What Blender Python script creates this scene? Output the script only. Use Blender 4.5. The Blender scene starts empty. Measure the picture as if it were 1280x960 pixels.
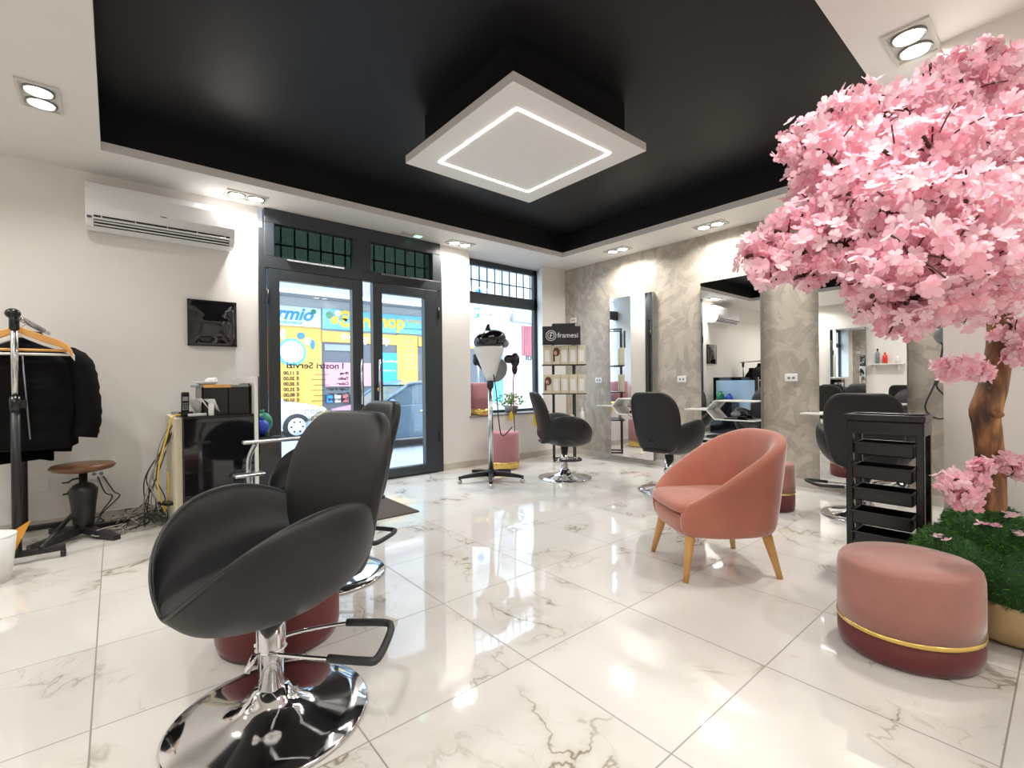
import bpy, bmesh, math, random
from mathutils import Vector, Matrix
import numpy as np
random.seed(7)
S = bpy.context.scene
COL = S.collection
PI = math.pi

# ---------------------------------------------------------------- camera
def make_camera():
    f, th, pi_, ro = 591.5, .699, -.0029, -.0104
    k = Vector((math.sin(th), math.cos(th), 0)); r = Vector((math.cos(th), -math.sin(th), 0)); z = Vector((0, 0, 1))
    F = k*math.cos(pi_) + z*math.sin(pi_); U0 = z*math.cos(pi_) - k*math.sin(pi_)
    R = r*math.cos(ro) + U0*math.sin(ro); U = U0*math.cos(ro) - r*math.sin(ro)
    cam = bpy.data.cameras.new('camera'); co = bpy.data.objects.new('camera', cam); COL.objects.link(co)
    cam.sensor_width = 36; cam.lens = f/1280*36; cam.clip_start = .05; cam.clip_end = 200
    m = Matrix.Identity(4)
    for i in range(3):
        m[i][0] = R[i]; m[i][1] = U[i]; m[i][2] = -F[i]
    m.translation = (0, 0, 1.0)
    co.matrix_world = m
    S.camera = co
make_camera()
S.view_settings.view_transform = 'Standard'; S.view_settings.look = 'None'
S.view_settings.gamma = 1; S.view_settings.use_curve_mapping = False
S.view_settings.exposure = .46
S.cycles.max_bounces = 10; S.cycles.transparent_max_bounces = 12; S.cycles.glossy_bounces = 6
S.cycles.sample_clamp_indirect = 6; S.cycles.caustics_reflective = False; S.cycles.caustics_refractive = False

# ---------------------------------------------------------------- world
W = bpy.data.worlds.new('world'); S.world = W; W.use_nodes = True
wn = W.node_tree.nodes; bg = wn['Background']
bg.inputs[0].default_value = (.68, .83, 1, 1); bg.inputs[1].default_value = 4.9

LAMP_W = 6.2      # watts of each downlight unit
def lamp(name, loc, power, size=.13, spread=150, color=(1, .965, .92)):
    L = bpy.data.lights.new(name, 'AREA'); L.shape = 'DISK'; L.size = size; L.energy = power
    L.spread = math.radians(spread); L.color = color
    o = bpy.data.objects.new(name, L); COL.objects.link(o); o.location = loc
    return o

# ---------------------------------------------------------------- materials
def nt(name):
    m = bpy.data.materials.new(name); m.use_nodes = True
    t = m.node_tree; b = t.nodes['Principled BSDF']
    return m, t, b
def pbr(name, col, rough=.5, metal=0., spec=.5, bump=0., bscale=200., var=0., vscale=8., sheen=0., emit=None, es=0., coat=0., alpha=None, sss=0.):
    m, t, b = nt(name)
    b.inputs['Base Color'].default_value = (*col, 1); b.inputs['Roughness'].default_value = rough
    b.inputs['Metallic'].default_value = metal; b.inputs['Specular IOR Level'].default_value = spec
    if sheen:
        b.inputs['Sheen Weight'].default_value = sheen; b.inputs['Sheen Roughness'].default_value = .4
    if coat:
        b.inputs['Coat Weight'].default_value = coat; b.inputs['Coat Roughness'].default_value = .04
    if emit:
        b.inputs['Emission Color'].default_value = (*emit, 1); b.inputs['Emission Strength'].default_value = es
    tc = t.nodes.new('ShaderNodeTexCoord')
    nz = t.nodes.new('ShaderNodeTexNoise'); nz.inputs['Scale'].default_value = vscale; nz.inputs['Detail'].default_value = 3
    t.links.new(tc.outputs['Object'], nz.inputs['Vector'])
    mx = t.nodes.new('ShaderNodeMix'); mx.data_type = 'RGBA'
    v = max(var, .02)
    mx.inputs['A'].default_value = (*[c*(1-v) for c in col], 1); mx.inputs['B'].default_value = (*[min(1, c*(1+v)) for c in col], 1)
    t.links.new(nz.outputs['Fac'], mx.inputs['Factor']); t.links.new(mx.outputs['Result'], b.inputs['Base Color'])
    if bump:
        n2 = t.nodes.new('ShaderNodeTexNoise'); n2.inputs['Scale'].default_value = bscale; n2.inputs['Detail'].default_value = 2
        t.links.new(tc.outputs['Object'], n2.inputs['Vector'])
        bp = t.nodes.new('ShaderNodeBump'); bp.inputs['Strength'].default_value = bump; bp.inputs['Distance'].default_value = .002
        t.links.new(n2.outputs['Fac'], bp.inputs['Height']); t.links.new(bp.outputs['Normal'], b.inputs['Normal'])
    return m

class NG:   # tiny node-building helper
    def __init__(s, t): s.t = t
    def n(s, typ, **kw):
        nd = s.t.nodes.new(typ)
        for k, v in kw.items(): setattr(nd, k, v)
        return nd
    def lk(s, a, b): s.t.links.new(a, b)
    def math(s, op, a, b=None, c=None, clamp=False):
        nd = s.n('ShaderNodeMath', operation=op); nd.use_clamp = clamp
        for i, v in enumerate((a, b, c)):
            if v is None: continue
            if isinstance(v, (int, float)): nd.inputs[i].default_value = v
            else: s.lk(v, nd.inputs[i])
        return nd.outputs[0]
    def vmath(s, op, a, b=None):
        nd = s.n('ShaderNodeVectorMath', operation=op)
        for i, v in enumerate((a, b)):
            if v is None: continue
            if isinstance(v, tuple): nd.inputs[i].default_value = v
            elif isinstance(v, (int, float)): nd.inputs['Scale'].default_value = v
            else: s.lk(v, nd.inputs[i])
        return nd.outputs[0]
    def mix(s, f, a, b):
        nd = s.n('ShaderNodeMix', data_type='RGBA')
        for k, v in (('Factor', f), ('A', a), ('B', b)):
            if isinstance(v, (int, float)): nd.inputs[k].default_value = v
            elif isinstance(v, tuple): nd.inputs[k].default_value = (*v, 1) if len(v) == 3 else v
            else: s.lk(v, nd.inputs[k])
        return nd.outputs['Result']
    def sstep(s, v, a, b, c=0., d=1.):
        nd = s.n('ShaderNodeMapRange'); nd.interpolation_type = 'SMOOTHSTEP'
        s.lk(v, nd.inputs[0])
        for i, x in zip((1, 2, 3, 4), (a, b, c, d)): nd.inputs[i].default_value = x
        return nd.outputs[0]

def marble_mat():
    m, t, b = nt('marble_tiles'); g = NG(t)
    tc = g.n('ShaderNodeTexCoord'); P = tc.outputs['Object']
    q = g.vmath('SUBTRACT', P, (1.134, 1.2756, 0)); q = g.vmath('MULTIPLY', q, (1/.598, 1/.5746, 0))
    cell = g.vmath('FLOOR', q); fr = g.vmath('FRACTION', q)
    sx = g.n('ShaderNodeSeparateXYZ'); g.lk(fr, sx.inputs[0])
    ex = g.math('MINIMUM', sx.outputs[0], g.math('SUBTRACT', 1, sx.outputs[0]))
    ey = g.math('MINIMUM', sx.outputs[1], g.math('SUBTRACT', 1, sx.outputs[1]))
    e = g.math('MINIMUM', ex, ey)
    grout = g.sstep(e, .0032, .0050, 1, 0)
    wn_ = g.n('ShaderNodeTexWhiteNoise'); wn_.noise_dimensions = '3D'; g.lk(cell, wn_.inputs['Vector'])
    off = g.vmath('SCALE', wn_.outputs['Color'], 17.)
    Q = g.vmath('ADD', P, off)
    n1 = g.n('ShaderNodeTexNoise'); n1.inputs['Scale'].default_value = 1.6; n1.inputs['Detail'].default_value = 5; n1.inputs['Roughness'].default_value = .55; n1.inputs['Distortion'].default_value = .6
    g.lk(Q, n1.inputs['Vector'])
    r1 = g.math('ABSOLUTE', g.math('SUBTRACT', n1.outputs['Fac'], .5))
    v1 = g.sstep(r1, .0, .011, 1, 0)
    n3 = g.n('ShaderNodeTexNoise'); n3.inputs['Scale'].default_value = 2.2; n3.inputs['Detail'].default_value = 3
    g.lk(Q, n3.inputs['Vector'])
    msk = g.sstep(n3.outputs['Fac'], .46, .66)
    n2 = g.n('ShaderNodeTexNoise'); n2.inputs['Scale'].default_value = 3.4; n2.inputs['Detail'].default_value = 6; n2.inputs['Distortion'].default_value = .7
    g.lk(g.vmath('ADD', Q, (5, 3, 1)), n2.inputs['Vector'])
    r2 = g.math('ABSOLUTE', g.math('SUBTRACT', n2.outputs['Fac'], .5))
    v2 = g.sstep(r2, .0, .010, .25, 0)
    vein = g.math('MULTIPLY', g.math('MAXIMUM', v1, v2), msk)
    halo = g.math('MULTIPLY', g.sstep(r1, 0, .07, .34, 0), msk)
    c = g.mix(n3.outputs['Fac'], (.75, .73, .69), (.68, .66, .615))
    c = g.mix(halo, c, (.50, .43, .33))
    c = g.mix(g.math('MULTIPLY', vein, .85), c, (.23, .185, .13))
    c = g.mix(g.math('MULTIPLY', grout, .8), c, (.22, .19, .16))
    g.lk(c, b.inputs['Base Color'])
    g.lk(g.mix(grout, (.045,)*3, (.5,)*3), b.inputs['Roughness'])
    b.inputs['IOR'].default_value = 1.62
    n4 = g.n('ShaderNodeTexNoise'); n4.inputs['Scale'].default_value = 9; g.lk(P, n4.inputs['Vector'])
    bp = g.n('ShaderNodeBump'); bp.inputs['Strength'].default_value = .16; bp.inputs['Distance'].default_value = .002
    g.lk(n4.outputs['Fac'], bp.inputs['Height']); g.lk(bp.outputs['Normal'], b.inputs['Normal'])
    return m

def leaf_wall_mat():
    m, t, b = nt('leaf_wallpaper'); g = NG(t)
    tc = g.n('ShaderNodeTexCoord')
    sp = g.n('ShaderNodeSeparateXYZ'); g.lk(tc.outputs['Object'], sp.inputs[0])
    cb = g.n('ShaderNodeCombineXYZ'); g.lk(sp.outputs[1], cb.inputs[0]); g.lk(sp.outputs[2], cb.inputs[1])
    base = cb.outputs[0]
    col = None; c = (.51, .46, .40)
    nz = g.n('ShaderNodeTexNoise'); nz.inputs['Scale'].default_value = 3; g.lk(base, nz.inputs['Vector'])
    c = g.mix(nz.outputs['Fac'], (.41, .36, .295), (.485, .43, .36))
    for i, (sc, dark) in enumerate([(3.1, 0), (3.7, 1), (4.4, 0), (3.4, 1), (4.9, 0), (5.3, 1)]):
        v = g.n('ShaderNodeTexVoronoi'); v.voronoi_dimensions = '2D'; v.inputs['Scale'].default_value = sc
        q = g.vmath('ADD', base, (3.7*i+.3, 1.9*i, 0))
        g.lk(q, v.inputs['Vector'])
        loc = g.vmath('SUBTRACT', q, v.outputs['Position'])
        ang = g.n('ShaderNodeSeparateXYZ'); g.lk(v.outputs['Color'], ang.inputs[0])
        vr = g.n('ShaderNodeVectorRotate'); vr.rotation_type = 'Z_AXIS'; g.lk(loc, vr.inputs['Vector'])
        g.lk(g.math('MULTIPLY_ADD', ang.outputs[0], 2.6, .3), vr.inputs['Angle'])
        s2 = g.n('ShaderNodeSeparateXYZ'); g.lk(vr.outputs[0], s2.inputs[0])
        u = g.math('MULTIPLY', s2.outputs[0], sc*1.25)
        bend = g.math('MULTIPLY', g.math('MULTIPLY', u, u), .12)
        w = g.math('ABSOLUTE', g.math('ADD', g.math('MULTIPLY', s2.outputs[1], sc*1.25), bend))
        prof = g.math('MULTIPLY', g.math('SUBTRACT', 1, g.math('MULTIPLY', u, u)), .215)
        d = g.math('SUBTRACT', prof, w)
        mask = g.sstep(d, 0, .03)
        ribs = g.n('ShaderNodeTexWave'); ribs.inputs['Scale'].default_value = 1.
        rib = g.math('SINE', g.math('MULTIPLY_ADD', u, 26., g.math('MULTIPLY', w, -30.)))
        rib = g.math('MULTIPLY_ADD', rib, .16, .5)
        midrib = g.sstep(w, .0, .02, .5, 0)
        tone = g.math('ADD', g.math('MULTIPLY_ADD', ang.outputs[1], .5, 0), g.math('MULTIPLY', rib, .5))
        if dark: lc = g.mix(tone, (.325, .28, .23), (.43, .38, .32))
        else: lc = g.mix(tone, (.43, .38, .315), (.55, .495, .42))
        lc = g.mix(midrib, lc, (.50, .46, .405))
        c = g.mix(g.math('MULTIPLY', mask, .8), c, lc)
    g.lk(c, b.inputs['Base Color']); b.inputs['Roughness'].default_value = .42
    b.inputs['Specular IOR Level'].default_value = .5
    return m

def glass_mat(name, tint=(.93, .97, 1), refl=1.0):
    m = bpy.data.materials.new(name); m.use_nodes = True; t = m.node_tree
    for n in list(t.nodes): t.nodes.remove(n)
    g = NG(t); out = g.n('ShaderNodeOutputMaterial')
    tr = g.n('ShaderNodeBsdfTransparent'); tr.inputs[0].default_value = (*tint, 1)
    gl = g.n('ShaderNodeBsdfGlossy'); gl.inputs['Roughness'].default_value = .0
    lw = g.n('ShaderNodeLayerWeight'); lw.inputs['Blend'].default_value = .5
    fr = g.math('MULTIPLY_ADD', g.math('POWER', lw.outputs['Facing'], 5.), .9, .045)
    mx = g.n('ShaderNodeMixShader'); g.lk(g.math('MULTIPLY', fr, refl), mx.inputs[0]); g.lk(tr.outputs[0], mx.inputs[1]); g.lk(gl.outputs[0], mx.inputs[2])
    g.lk(mx.outputs[0], out.inputs[0])
    return m

def emis(name, col, s):
    m = bpy.data.materials.new(name); m.use_nodes = True; t = m.node_tree
    b = t.nodes['Principled BSDF']; b.inputs['Base Color'].default_value = (.8, .8, .8, 1)
    b.inputs['Emission Color'].default_value = (*col, 1); b.inputs['Emission Strength'].default_value = s
    return m

def petal_mat():
    m, t, b = nt('pink_petal'); g = NG(t)
    at = g.n('ShaderNodeAttribute'); at.attribute_name = 'tone'
    c = g.mix(at.outputs['Fac'], (.94, .50, .60), (.98, .82, .86))
    g.lk(c, b.inputs['Base Color']); b.inputs['Roughness'].default_value = .6
    b.inputs['Specular IOR Level'].default_value = .2
    tl = g.n('ShaderNodeBsdfTranslucent'); g.lk(c, tl.inputs['Color'])
    mx = g.n('ShaderNodeMixShader'); mx.inputs[0].default_value = .5
    out = t.nodes['Material Output']
    g.lk(b.outputs[0], mx.inputs[1]); g.lk(tl.outputs[0], mx.inputs[2]); g.lk(mx.outputs[0], out.inputs[0])
    return m
def bark_mat():
    m, t, b = nt('bark'); g = NG(t)
    tc = g.n('ShaderNodeTexCoord'); mp = g.n('ShaderNodeMapping'); mp.inputs['Scale'].default_value = (9, 9, 3)
    g.lk(tc.outputs['Object'], mp.inputs[0])
    n = g.n('ShaderNodeTexNoise'); n.inputs['Scale'].default_value = 3; n.inputs['Detail'].default_value = 6; g.lk(mp.outputs[0], n.inputs['Vector'])
    r = g.n('ShaderNodeValToRGB'); g.lk(n.outputs['Fac'], r.inputs[0])
    r.color_ramp.elements[0].color = (.045, .02, .012, 1); r.color_ramp.elements[0].position = .33
    r.color_ramp.elements[1].color = (.42, .20, .07, 1); r.color_ramp.elements[1].position = .68
    e = r.color_ramp.elements.new(.5); e.color = (.20, .085, .03, 1)
    g.lk(r.outputs[0], b.inputs['Base Color']); b.inputs['Roughness'].default_value = .55
    bp = g.n('ShaderNodeBump'); bp.inputs['Strength'].default_value = .7; bp.inputs['Distance'].default_value = .01
    g.lk(n.outputs['Fac'], bp.inputs['Height']); g.lk(bp.outputs['Normal'], b.inputs['Normal'])
    return m
def grass_mat():
    m, t, b = nt('artificial_grass'); g = NG(t)
    at = g.n('ShaderNodeAttribute'); at.attribute_name = 'tone'
    c = g.mix(at.outputs['Fac'], (.010, .06, .006), (.075, .27, .02))
    g.lk(c, b.inputs['Base Color']); b.inputs['Roughness'].default_value = .45
    return m

M = dict(
    wall=pbr('white_paint', (.80, .775, .735), .55, var=.02), ceil=pbr('ceiling_paint', (.82, .80, .77), .6),
    black_ceil=pbr('black_paint', (.009, .009, .010), .48, spec=.3, var=.15, vscale=2),
    floor=marble_mat(), leafwall=leaf_wall_mat(),
    skirt=pbr('marble_skirting', (.55, .51, .45), .2, var=.25, vscale=9),
    alu=pbr('anthracite_aluminium', (.030, .036, .042), .38, spec=.5),
    glass=glass_mat('window_glass'), fanglass=glass_mat('tinted_glass', (.13, .165, .14), 1.2),
    mirror=pbr('mirror_silver', (.93, .94, .93), .0, metal=1), mirror_edge=pbr('mirror_edge', (.35, .36, .34), .25, metal=.6),
    leather=pbr('charcoal_leather', (.014, .014, .0145), .42, bump=.35, bscale=420, spec=.32),
    leather2=pbr('leather_piping', (.012, .012, .013), .4),
    chrome=pbr('chrome', (.78, .78, .80), .07, metal=1), chrome2=pbr('brushed_chrome', (.62, .63, .64), .22, metal=1),
    rubber=pbr('black_rubber', (.02, .02, .02), .55),
    velvet=pbr('salmon_velvet', (.45, .155, .105), .75, sheen=.6, var=.16, vscale=7, bump=.2),
    velvet_rose=pbr('dusty_rose_velvet', (.36, .155, .125), .75, sheen=.5, var=.16, vscale=9, bump=.2),
    velvet_pink=pbr('pink_velvet', (.46, .20, .22), .75, sheen=.5, var=.12),
    velvet_red=pbr('wine_velvet', (.12, .018, .018), .7, sheen=.35, var=.3, vscale=9),
    gold=pbr('gold_band', (.83, .58, .17), .25, metal=.85), goldpot=pbr('gold_ceramic', (.52, .37, .19), .42, metal=.25, var=.15, vscale=14),
    wood=pbr('beech_wood', (.60, .33, .11), .4, var=.2, vscale=16), hangerwood=pbr('hanger_wood', (.75, .38, .11), .35, var=.12, vscale=20),
    brownleather=pbr('brown_leather', (.17, .075, .035), .35, var=.3, vscale=14),
    blackmetal=pbr('black_metal', (.012, .012, .013), .4), blackplastic=pbr('black_plastic', (.008, .008, .009), .25),
    blackgloss=pbr('black_gloss_panel', (.006, .006, .008), .06, coat=.5),
    white=pbr('white_plastic', (.80, .80, .78), .35), whitegloss=pbr('white_lacquer', (.84, .83, .80), .15),
    acwhite=pbr('ac_white', (.82, .82, .83), .3), greyplastic=pbr('grey_plastic', (.24, .25, .26), .35),
    fabric_black=pbr('black_quilt', (.003, .003, .0035), .7, spec=.12, var=.2), fabric_velour=pbr('black_velour', (.002, .002, .002), .9, spec=.05),
    lampglow=emis('lamp_glow', (1, .95, .86), 14), led=emis('led_strip', (1, .96, .90), 9), exitglow=emis('green_lamp', (.2, 1, .45), 2.5),
    lampframe=pbr('lamp_frame', (.66, .65, .60), .35, metal=.3), lampring=pbr('lamp_ring', (.25, .25, .24), .3, metal=.7),
    mat_brown=pbr('doormat', (.085, .065, .05), .95, bump=.8, bscale=500, var=.2, vscale=60),
    grass=grass_mat(), petal=petal_mat(), bark=bark_mat(), twig=pbr('twig', (.07, .035, .025), .7), moss_core=pbr('moss_core', (.01, .05, .01), .9),
    yellow=pbr('yellow_tag', (.80, .55, .03), .5), cable_grey=pbr('grey_cable', (.33, .31, .27), .5), cable_dark=pbr('dark_cable', (.03, .03, .03), .5), cable_yellow=pbr('yellow_cable', (.75, .52, .05), .45),
    paper=pbr('paper', (.80, .80, .80), .7), orange=pbr('orange_plastic', (.80, .36, .04), .45), blue=pbr('blue_plastic', (.015, .06, .42), .4), green=pbr('green_plastic', (.01, .20, .10), .4),
    leafgreen=pbr('plant_leaf', (.16, .38, .05), .45, var=.4, vscale=30), soil=pbr('soil', (.05, .03, .02), .9), potgrey=pbr('planter_grey', (.22, .21, .2), .6),
    cream=pbr('cream_carton', (.62, .56, .42), .5), skin=pbr('poster_skin', (.55, .33, .24), .6), hair=pbr('poster_hair', (.09, .03, .02), .6), red=pbr('red_plastic', (.75, .03, .02), .35),
    signblack=pbr('sign_black', (.018, .018, .02), .35), signwhite=pbr('sign_white', (.75, .75, .74), .5),
)

# ---------------------------------------------------------------- mesh helpers
class MB:
    def __init__(s): s.v = []; s.f = []; s.sm = []
    def add(s, v, f, smooth=True):
        o = len(s.v); s.v += [tuple(p) for p in v]; s.f += [tuple(i+o for i in q) for q in f]; s.sm += [smooth]*len(f); return s
    def box(s, x0, x1, y0, y1, z0, z1):
        v = [(x0,y0,z0),(x1,y0,z0),(x1,y1,z0),(x0,y1,z0),(x0,y0,z1),(x1,y0,z1),(x1,y1,z1),(x0,y1,z1)]
        return s.add(v, [(0,3,2,1),(4,5,6,7),(0,1,5,4),(1,2,6,5),(2,3,7,6),(3,0,4,7)], False)
    def obox(s, c, size, rot=0, tilt=None):
        m = Matrix.Translation(c) @ Matrix.Rotation(rot, 4, 'Z')
        if tilt: m = m @ Matrix.Rotation(tilt[0], 4, tilt[1])
        a, b, h = [q/2 for q in size]
        v = [m @ Vector(p) for p in [(-a,-b,-h),(a,-b,-h),(a,b,-h),(-a,b,-h),(-a,-b,h),(a,-b,h),(a,b,h),(-a,b,h)]]
        return s.add(v, [(0,3,2,1),(4,5,6,7),(0,1,5,4),(1,2,6,5),(2,3,7,6),(3,0,4,7)], False)
    def loft(s, loops, cap=True, closed=True, smooth=True):
        n = len(loops[0]); v = [p for l in loops for p in l]; f = []
        for i in range(len(loops)-1):
            for j in range(n if closed else n-1):
                k = (j+1) % n
                f.append((i*n+j, i*n+k, (i+1)*n+k, (i+1)*n+j))
        if cap:
            f.append(tuple(reversed(range(n)))); f.append(tuple((len(loops)-1)*n+j for j in range(n)))
        return s.add(v, f, smooth)
    def lathe(s, prof, c=(0,0,0), n=32, sx=1., sy=1., cap=True):
        loops = [[(c[0]+r*sx*math.cos(2*PI*i/n), c[1]+r*sy*math.sin(2*PI*i/n), c[2]+z) for i in range(n)] for r, z in prof]
        return s.loft(loops, cap)
    def tube(s, pts, r, n=8, cap=True):
        pts = [Vector(p) for p in pts]; rr = r if isinstance(r, (list, tuple)) else [r]*len(pts)
        loops = []; up = None
        for i, p in enumerate(pts):
            a = pts[max(0, i-1)]; b = pts[min(len(pts)-1, i+1)]; d = (b-a).normalized()
            if up is None: up = Vector((0,0,1)) if abs(d.z) < .9 else Vector((1,0,0))
            x = d.cross(up)
            if x.length < 1e-5: x = d.orthogonal()
            x.normalize(); y = x.cross(d).normalized(); up = y
            loops.append([p + (x*math.cos(2*PI*j/n) + y*math.sin(2*PI*j/n))*rr[i] for j in range(n)])
        return s.loft(loops, cap)
    def ball(s, c, r, n=16, m=10, rot=None):
        if not isinstance(r, (tuple, list)): r = (r, r, r)
        loops = []
        for i in range(1, m):
            a = PI*i/m
            loops.append([(r[0]*math.sin(a)*math.cos(2*PI*j/n), r[1]*math.sin(a)*math.sin(2*PI*j/n), -r[2]*math.cos(a)) for j in range(n)])
        if rot: loops = [[rot @ Vector(p) for p in l] for l in loops]
        loops = [[(p[0]+c[0], p[1]+c[1], p[2]+c[2]) for p in l] for l in loops]
        return s.loft(loops, True)
    def build(s, name, mat, parent=None, bevel=0, sub=0, seg=2, attr=None):
        me = bpy.data.meshes.new(name); me.from_pydata(s.v, [], s.f)
        me.polygons.foreach_set('use_smooth', s.sm); me.materials.append(mat)
        if attr is not None:
            a = me.attributes.new('tone', 'FLOAT', 'FACE'); a.data.foreach_set('value', attr)
        bm = bmesh.new(); bm.from_mesh(me); bmesh.ops.recalc_face_normals(bm, faces=bm.faces); bm.to_mesh(me); bm.free()
        o = bpy.data.objects.new(name, me); COL.objects.link(o)
        if parent: o.parent = parent
        if bevel:
            b = o.modifiers.new('bevel', 'BEVEL'); b.width = bevel; b.segments = seg; b.limit_method = 'ANGLE'
            b.harden_normals = False
        if sub:
            d = o.modifiers.new('sub', 'SUBSURF'); d.levels = sub; d.render_levels = sub
        return o
def bez(pts, n=24):   # Catmull-Rom through points
    P = [Vector(p) for p in pts]; P = [P[0]*2-P[1]] + P + [P[-1]*2-P[-2]]; out = []
    seg = len(P)-3; k = max(2, n//seg)
    for i in range(seg):
        a, b, c, d = P[i:i+4]
        for j in range(k + (i == seg-1)):
            t = j/k
            out.append(.5*((2*b) + (c-a)*t + (2*a-5*b+4*c-d)*t*t + (3*b-a-3*c+d)*t*t*t))
    return out
def thing(name, label, cat, loc=(0,0,0), rz=0, group=None):
    o = bpy.data.objects.new(name, None); COL.objects.link(o); o.empty_display_size = .1
    o.location = loc; o.rotation_euler = (0, 0, rz); o['label'] = label; o['category'] = cat
    if group: o['group'] = group
    return o
def tag(o, label, cat, group=None, kind=None):
    o['label'] = label; o['category'] = cat
    if group: o['group'] = group
    if kind: o['kind'] = kind
    return o
def struct(o, label=None):
    o['kind'] = 'structure'
    if label: o['label'] = label
    return o
def dup(root, loc, rz, label, group=None):
    r = root.copy(); COL.objects.link(r); r.location = loc; r.rotation_euler = (0, 0, rz); r['label'] = label
    if group: r['group'] = group
    for ch in list(root.children):
        c = ch.copy(); COL.objects.link(c); c.parent = r
        for g in list(ch.children):
            d = g.copy(); COL.objects.link(d); d.parent = c
    return r
def text(name, body, size, mat, parent, loc, xdir, zdir=(0,0,1), extrude=.002, shear=0, bold=0, align='LEFT', sx=1.):
    cu = bpy.data.curves.new(name, 'FONT'); cu.body = body; cu.size = size; cu.extrude = extrude; cu.shear = shear; cu.offset = bold; cu.align_x = align
    tmp = bpy.data.objects.new(name, cu); COL.objects.link(tmp)
    bpy.context.view_layer.update()
    me = bpy.data.meshes.new_from_object(tmp.evaluated_get(bpy.context.evaluated_depsgraph_get()))
    bpy.data.objects.remove(tmp)
    X = Vector(xdir).normalized(); Z = Vector(zdir).normalized(); N = X.cross(Z)
    mat4 = Matrix(((X.x*sx, Z.x, N.x, loc[0]), (X.y*sx, Z.y, N.y, loc[1]), (X.z*sx, Z.z, N.z, loc[2]), (0,0,0,1)))
    me.transform(mat4); me.materials.clear(); me.materials.append(mat); me.name = name
    o = bpy.data.objects.new(name, me); COL.objects.link(o)
    if parent: o.parent = parent
    return o

# ---------------------------------------------------------------- room shell
XB, YA, ZC = 4.92, 4.66, 2.58
XL, YN = -1.95, -3.0
RX0, RX1, RY0, RY1, ZR = -.053, 4.37, .69, 4.175, 2.87
struct(MB().box(XL, XB+.3, YN, YA+.35, -.1, 0).build('floor', M['floor']))
# ceiling soffit with the rectangular recess
c = MB()
c.box(XL, XB+.3, YN, RY0, ZC, ZC+.06).box(XL, XB+.3, RY1, YA+.4, ZC, ZC+.06).box(XL, RX0, RY0, RY1, ZC, ZC+.06).box(RX1, XB+.3, RY0, RY1, ZC, ZC+.06)
struct(c.build('ceiling', M['ceil']))
c = MB(); t_ = .03
c.box(RX0-.03, RX1+.03, RY0-.03, RY0-.002, ZC+.061, ZR).box(RX0-.03, RX1+.03, RY1+.002, RY1+.03, ZC+.061, ZR)
c.box(RX0-.03, RX0-.002, RY0, RY1, ZC+.061, ZR).box(RX1+.002, RX1+.03, RY0, RY1, ZC+.061, ZR).box(RX0-.05, RX1+.05, RY0-.05, RY1+.05, ZR, ZR+.05)
struct(c.build('ceiling_recess', M['black_ceil']))
# wall with the door and the window
DX0, DX1 = .985, 2.865
WX0, WX1, WZ0 = 3.27, 4.47, .585
c = MB()
c.box(XL, DX0, YA, YA+.35, 0, ZC).box(DX1, WX0, YA, YA+.35, 0, ZC)
c.box(WX0, XB+.3, YA, YA+.35, 0, WZ0)
c.add([(WX1,YA,WZ0),(XB+.3,YA,WZ0),(XB+.3,YA+.35,WZ0),(WX1+.19,YA+.35,WZ0),(WX1,YA,ZC),(XB+.3,YA,ZC),(XB+.3,YA+.35,ZC),(WX1+.19,YA+.35,ZC)],
      [(0,3,2,1),(4,5,6,7),(0,1,5,4),(1,2,6,5),(2,3,7,6),(3,0,4,7)], False)
struct(c.build('wall_front', M['wall']))
struct(MB().box(XB, XB+.3, .4, YA, 0, ZC).build('wall_right', M['leafwall']))
struct(MB().box(3.0, XB+.3, YN, .4, 0, ZC).build('wall_pier', M['wall']))
struct(MB().box(XL-.2, XL, YN, YA+.35, 0, ZC).build('wall_left', M['wall']))
struct(MB().box(XL-.2, XB+.3, YN-.2, YN, 0, ZC).build('wall_back', M['wall']))
struct(MB().box(XL, DX0-.01, YA-.012, YA, 0, .075).box(DX1+.01, XB, YA-.012, YA, 0, .075).build('baseboard_front', M['skirt'], bevel=.002))
struct(MB().box(XB-.012, XB, .4, YA-.012, 0, .075).build('baseboard_right', M['skirt'], bevel=.002))
struct(MB().box(XL, XL+.012, YN, YA-.012, 0, .075).build('baseboard_left', M['skirt'], bevel=.002))
struct(MB().box(WX0-.02, WX1+.1, YA-.02, YA+.3, WZ0, WZ0+.02).build('trim_1', M['potgrey'], bevel=.003))

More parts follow.
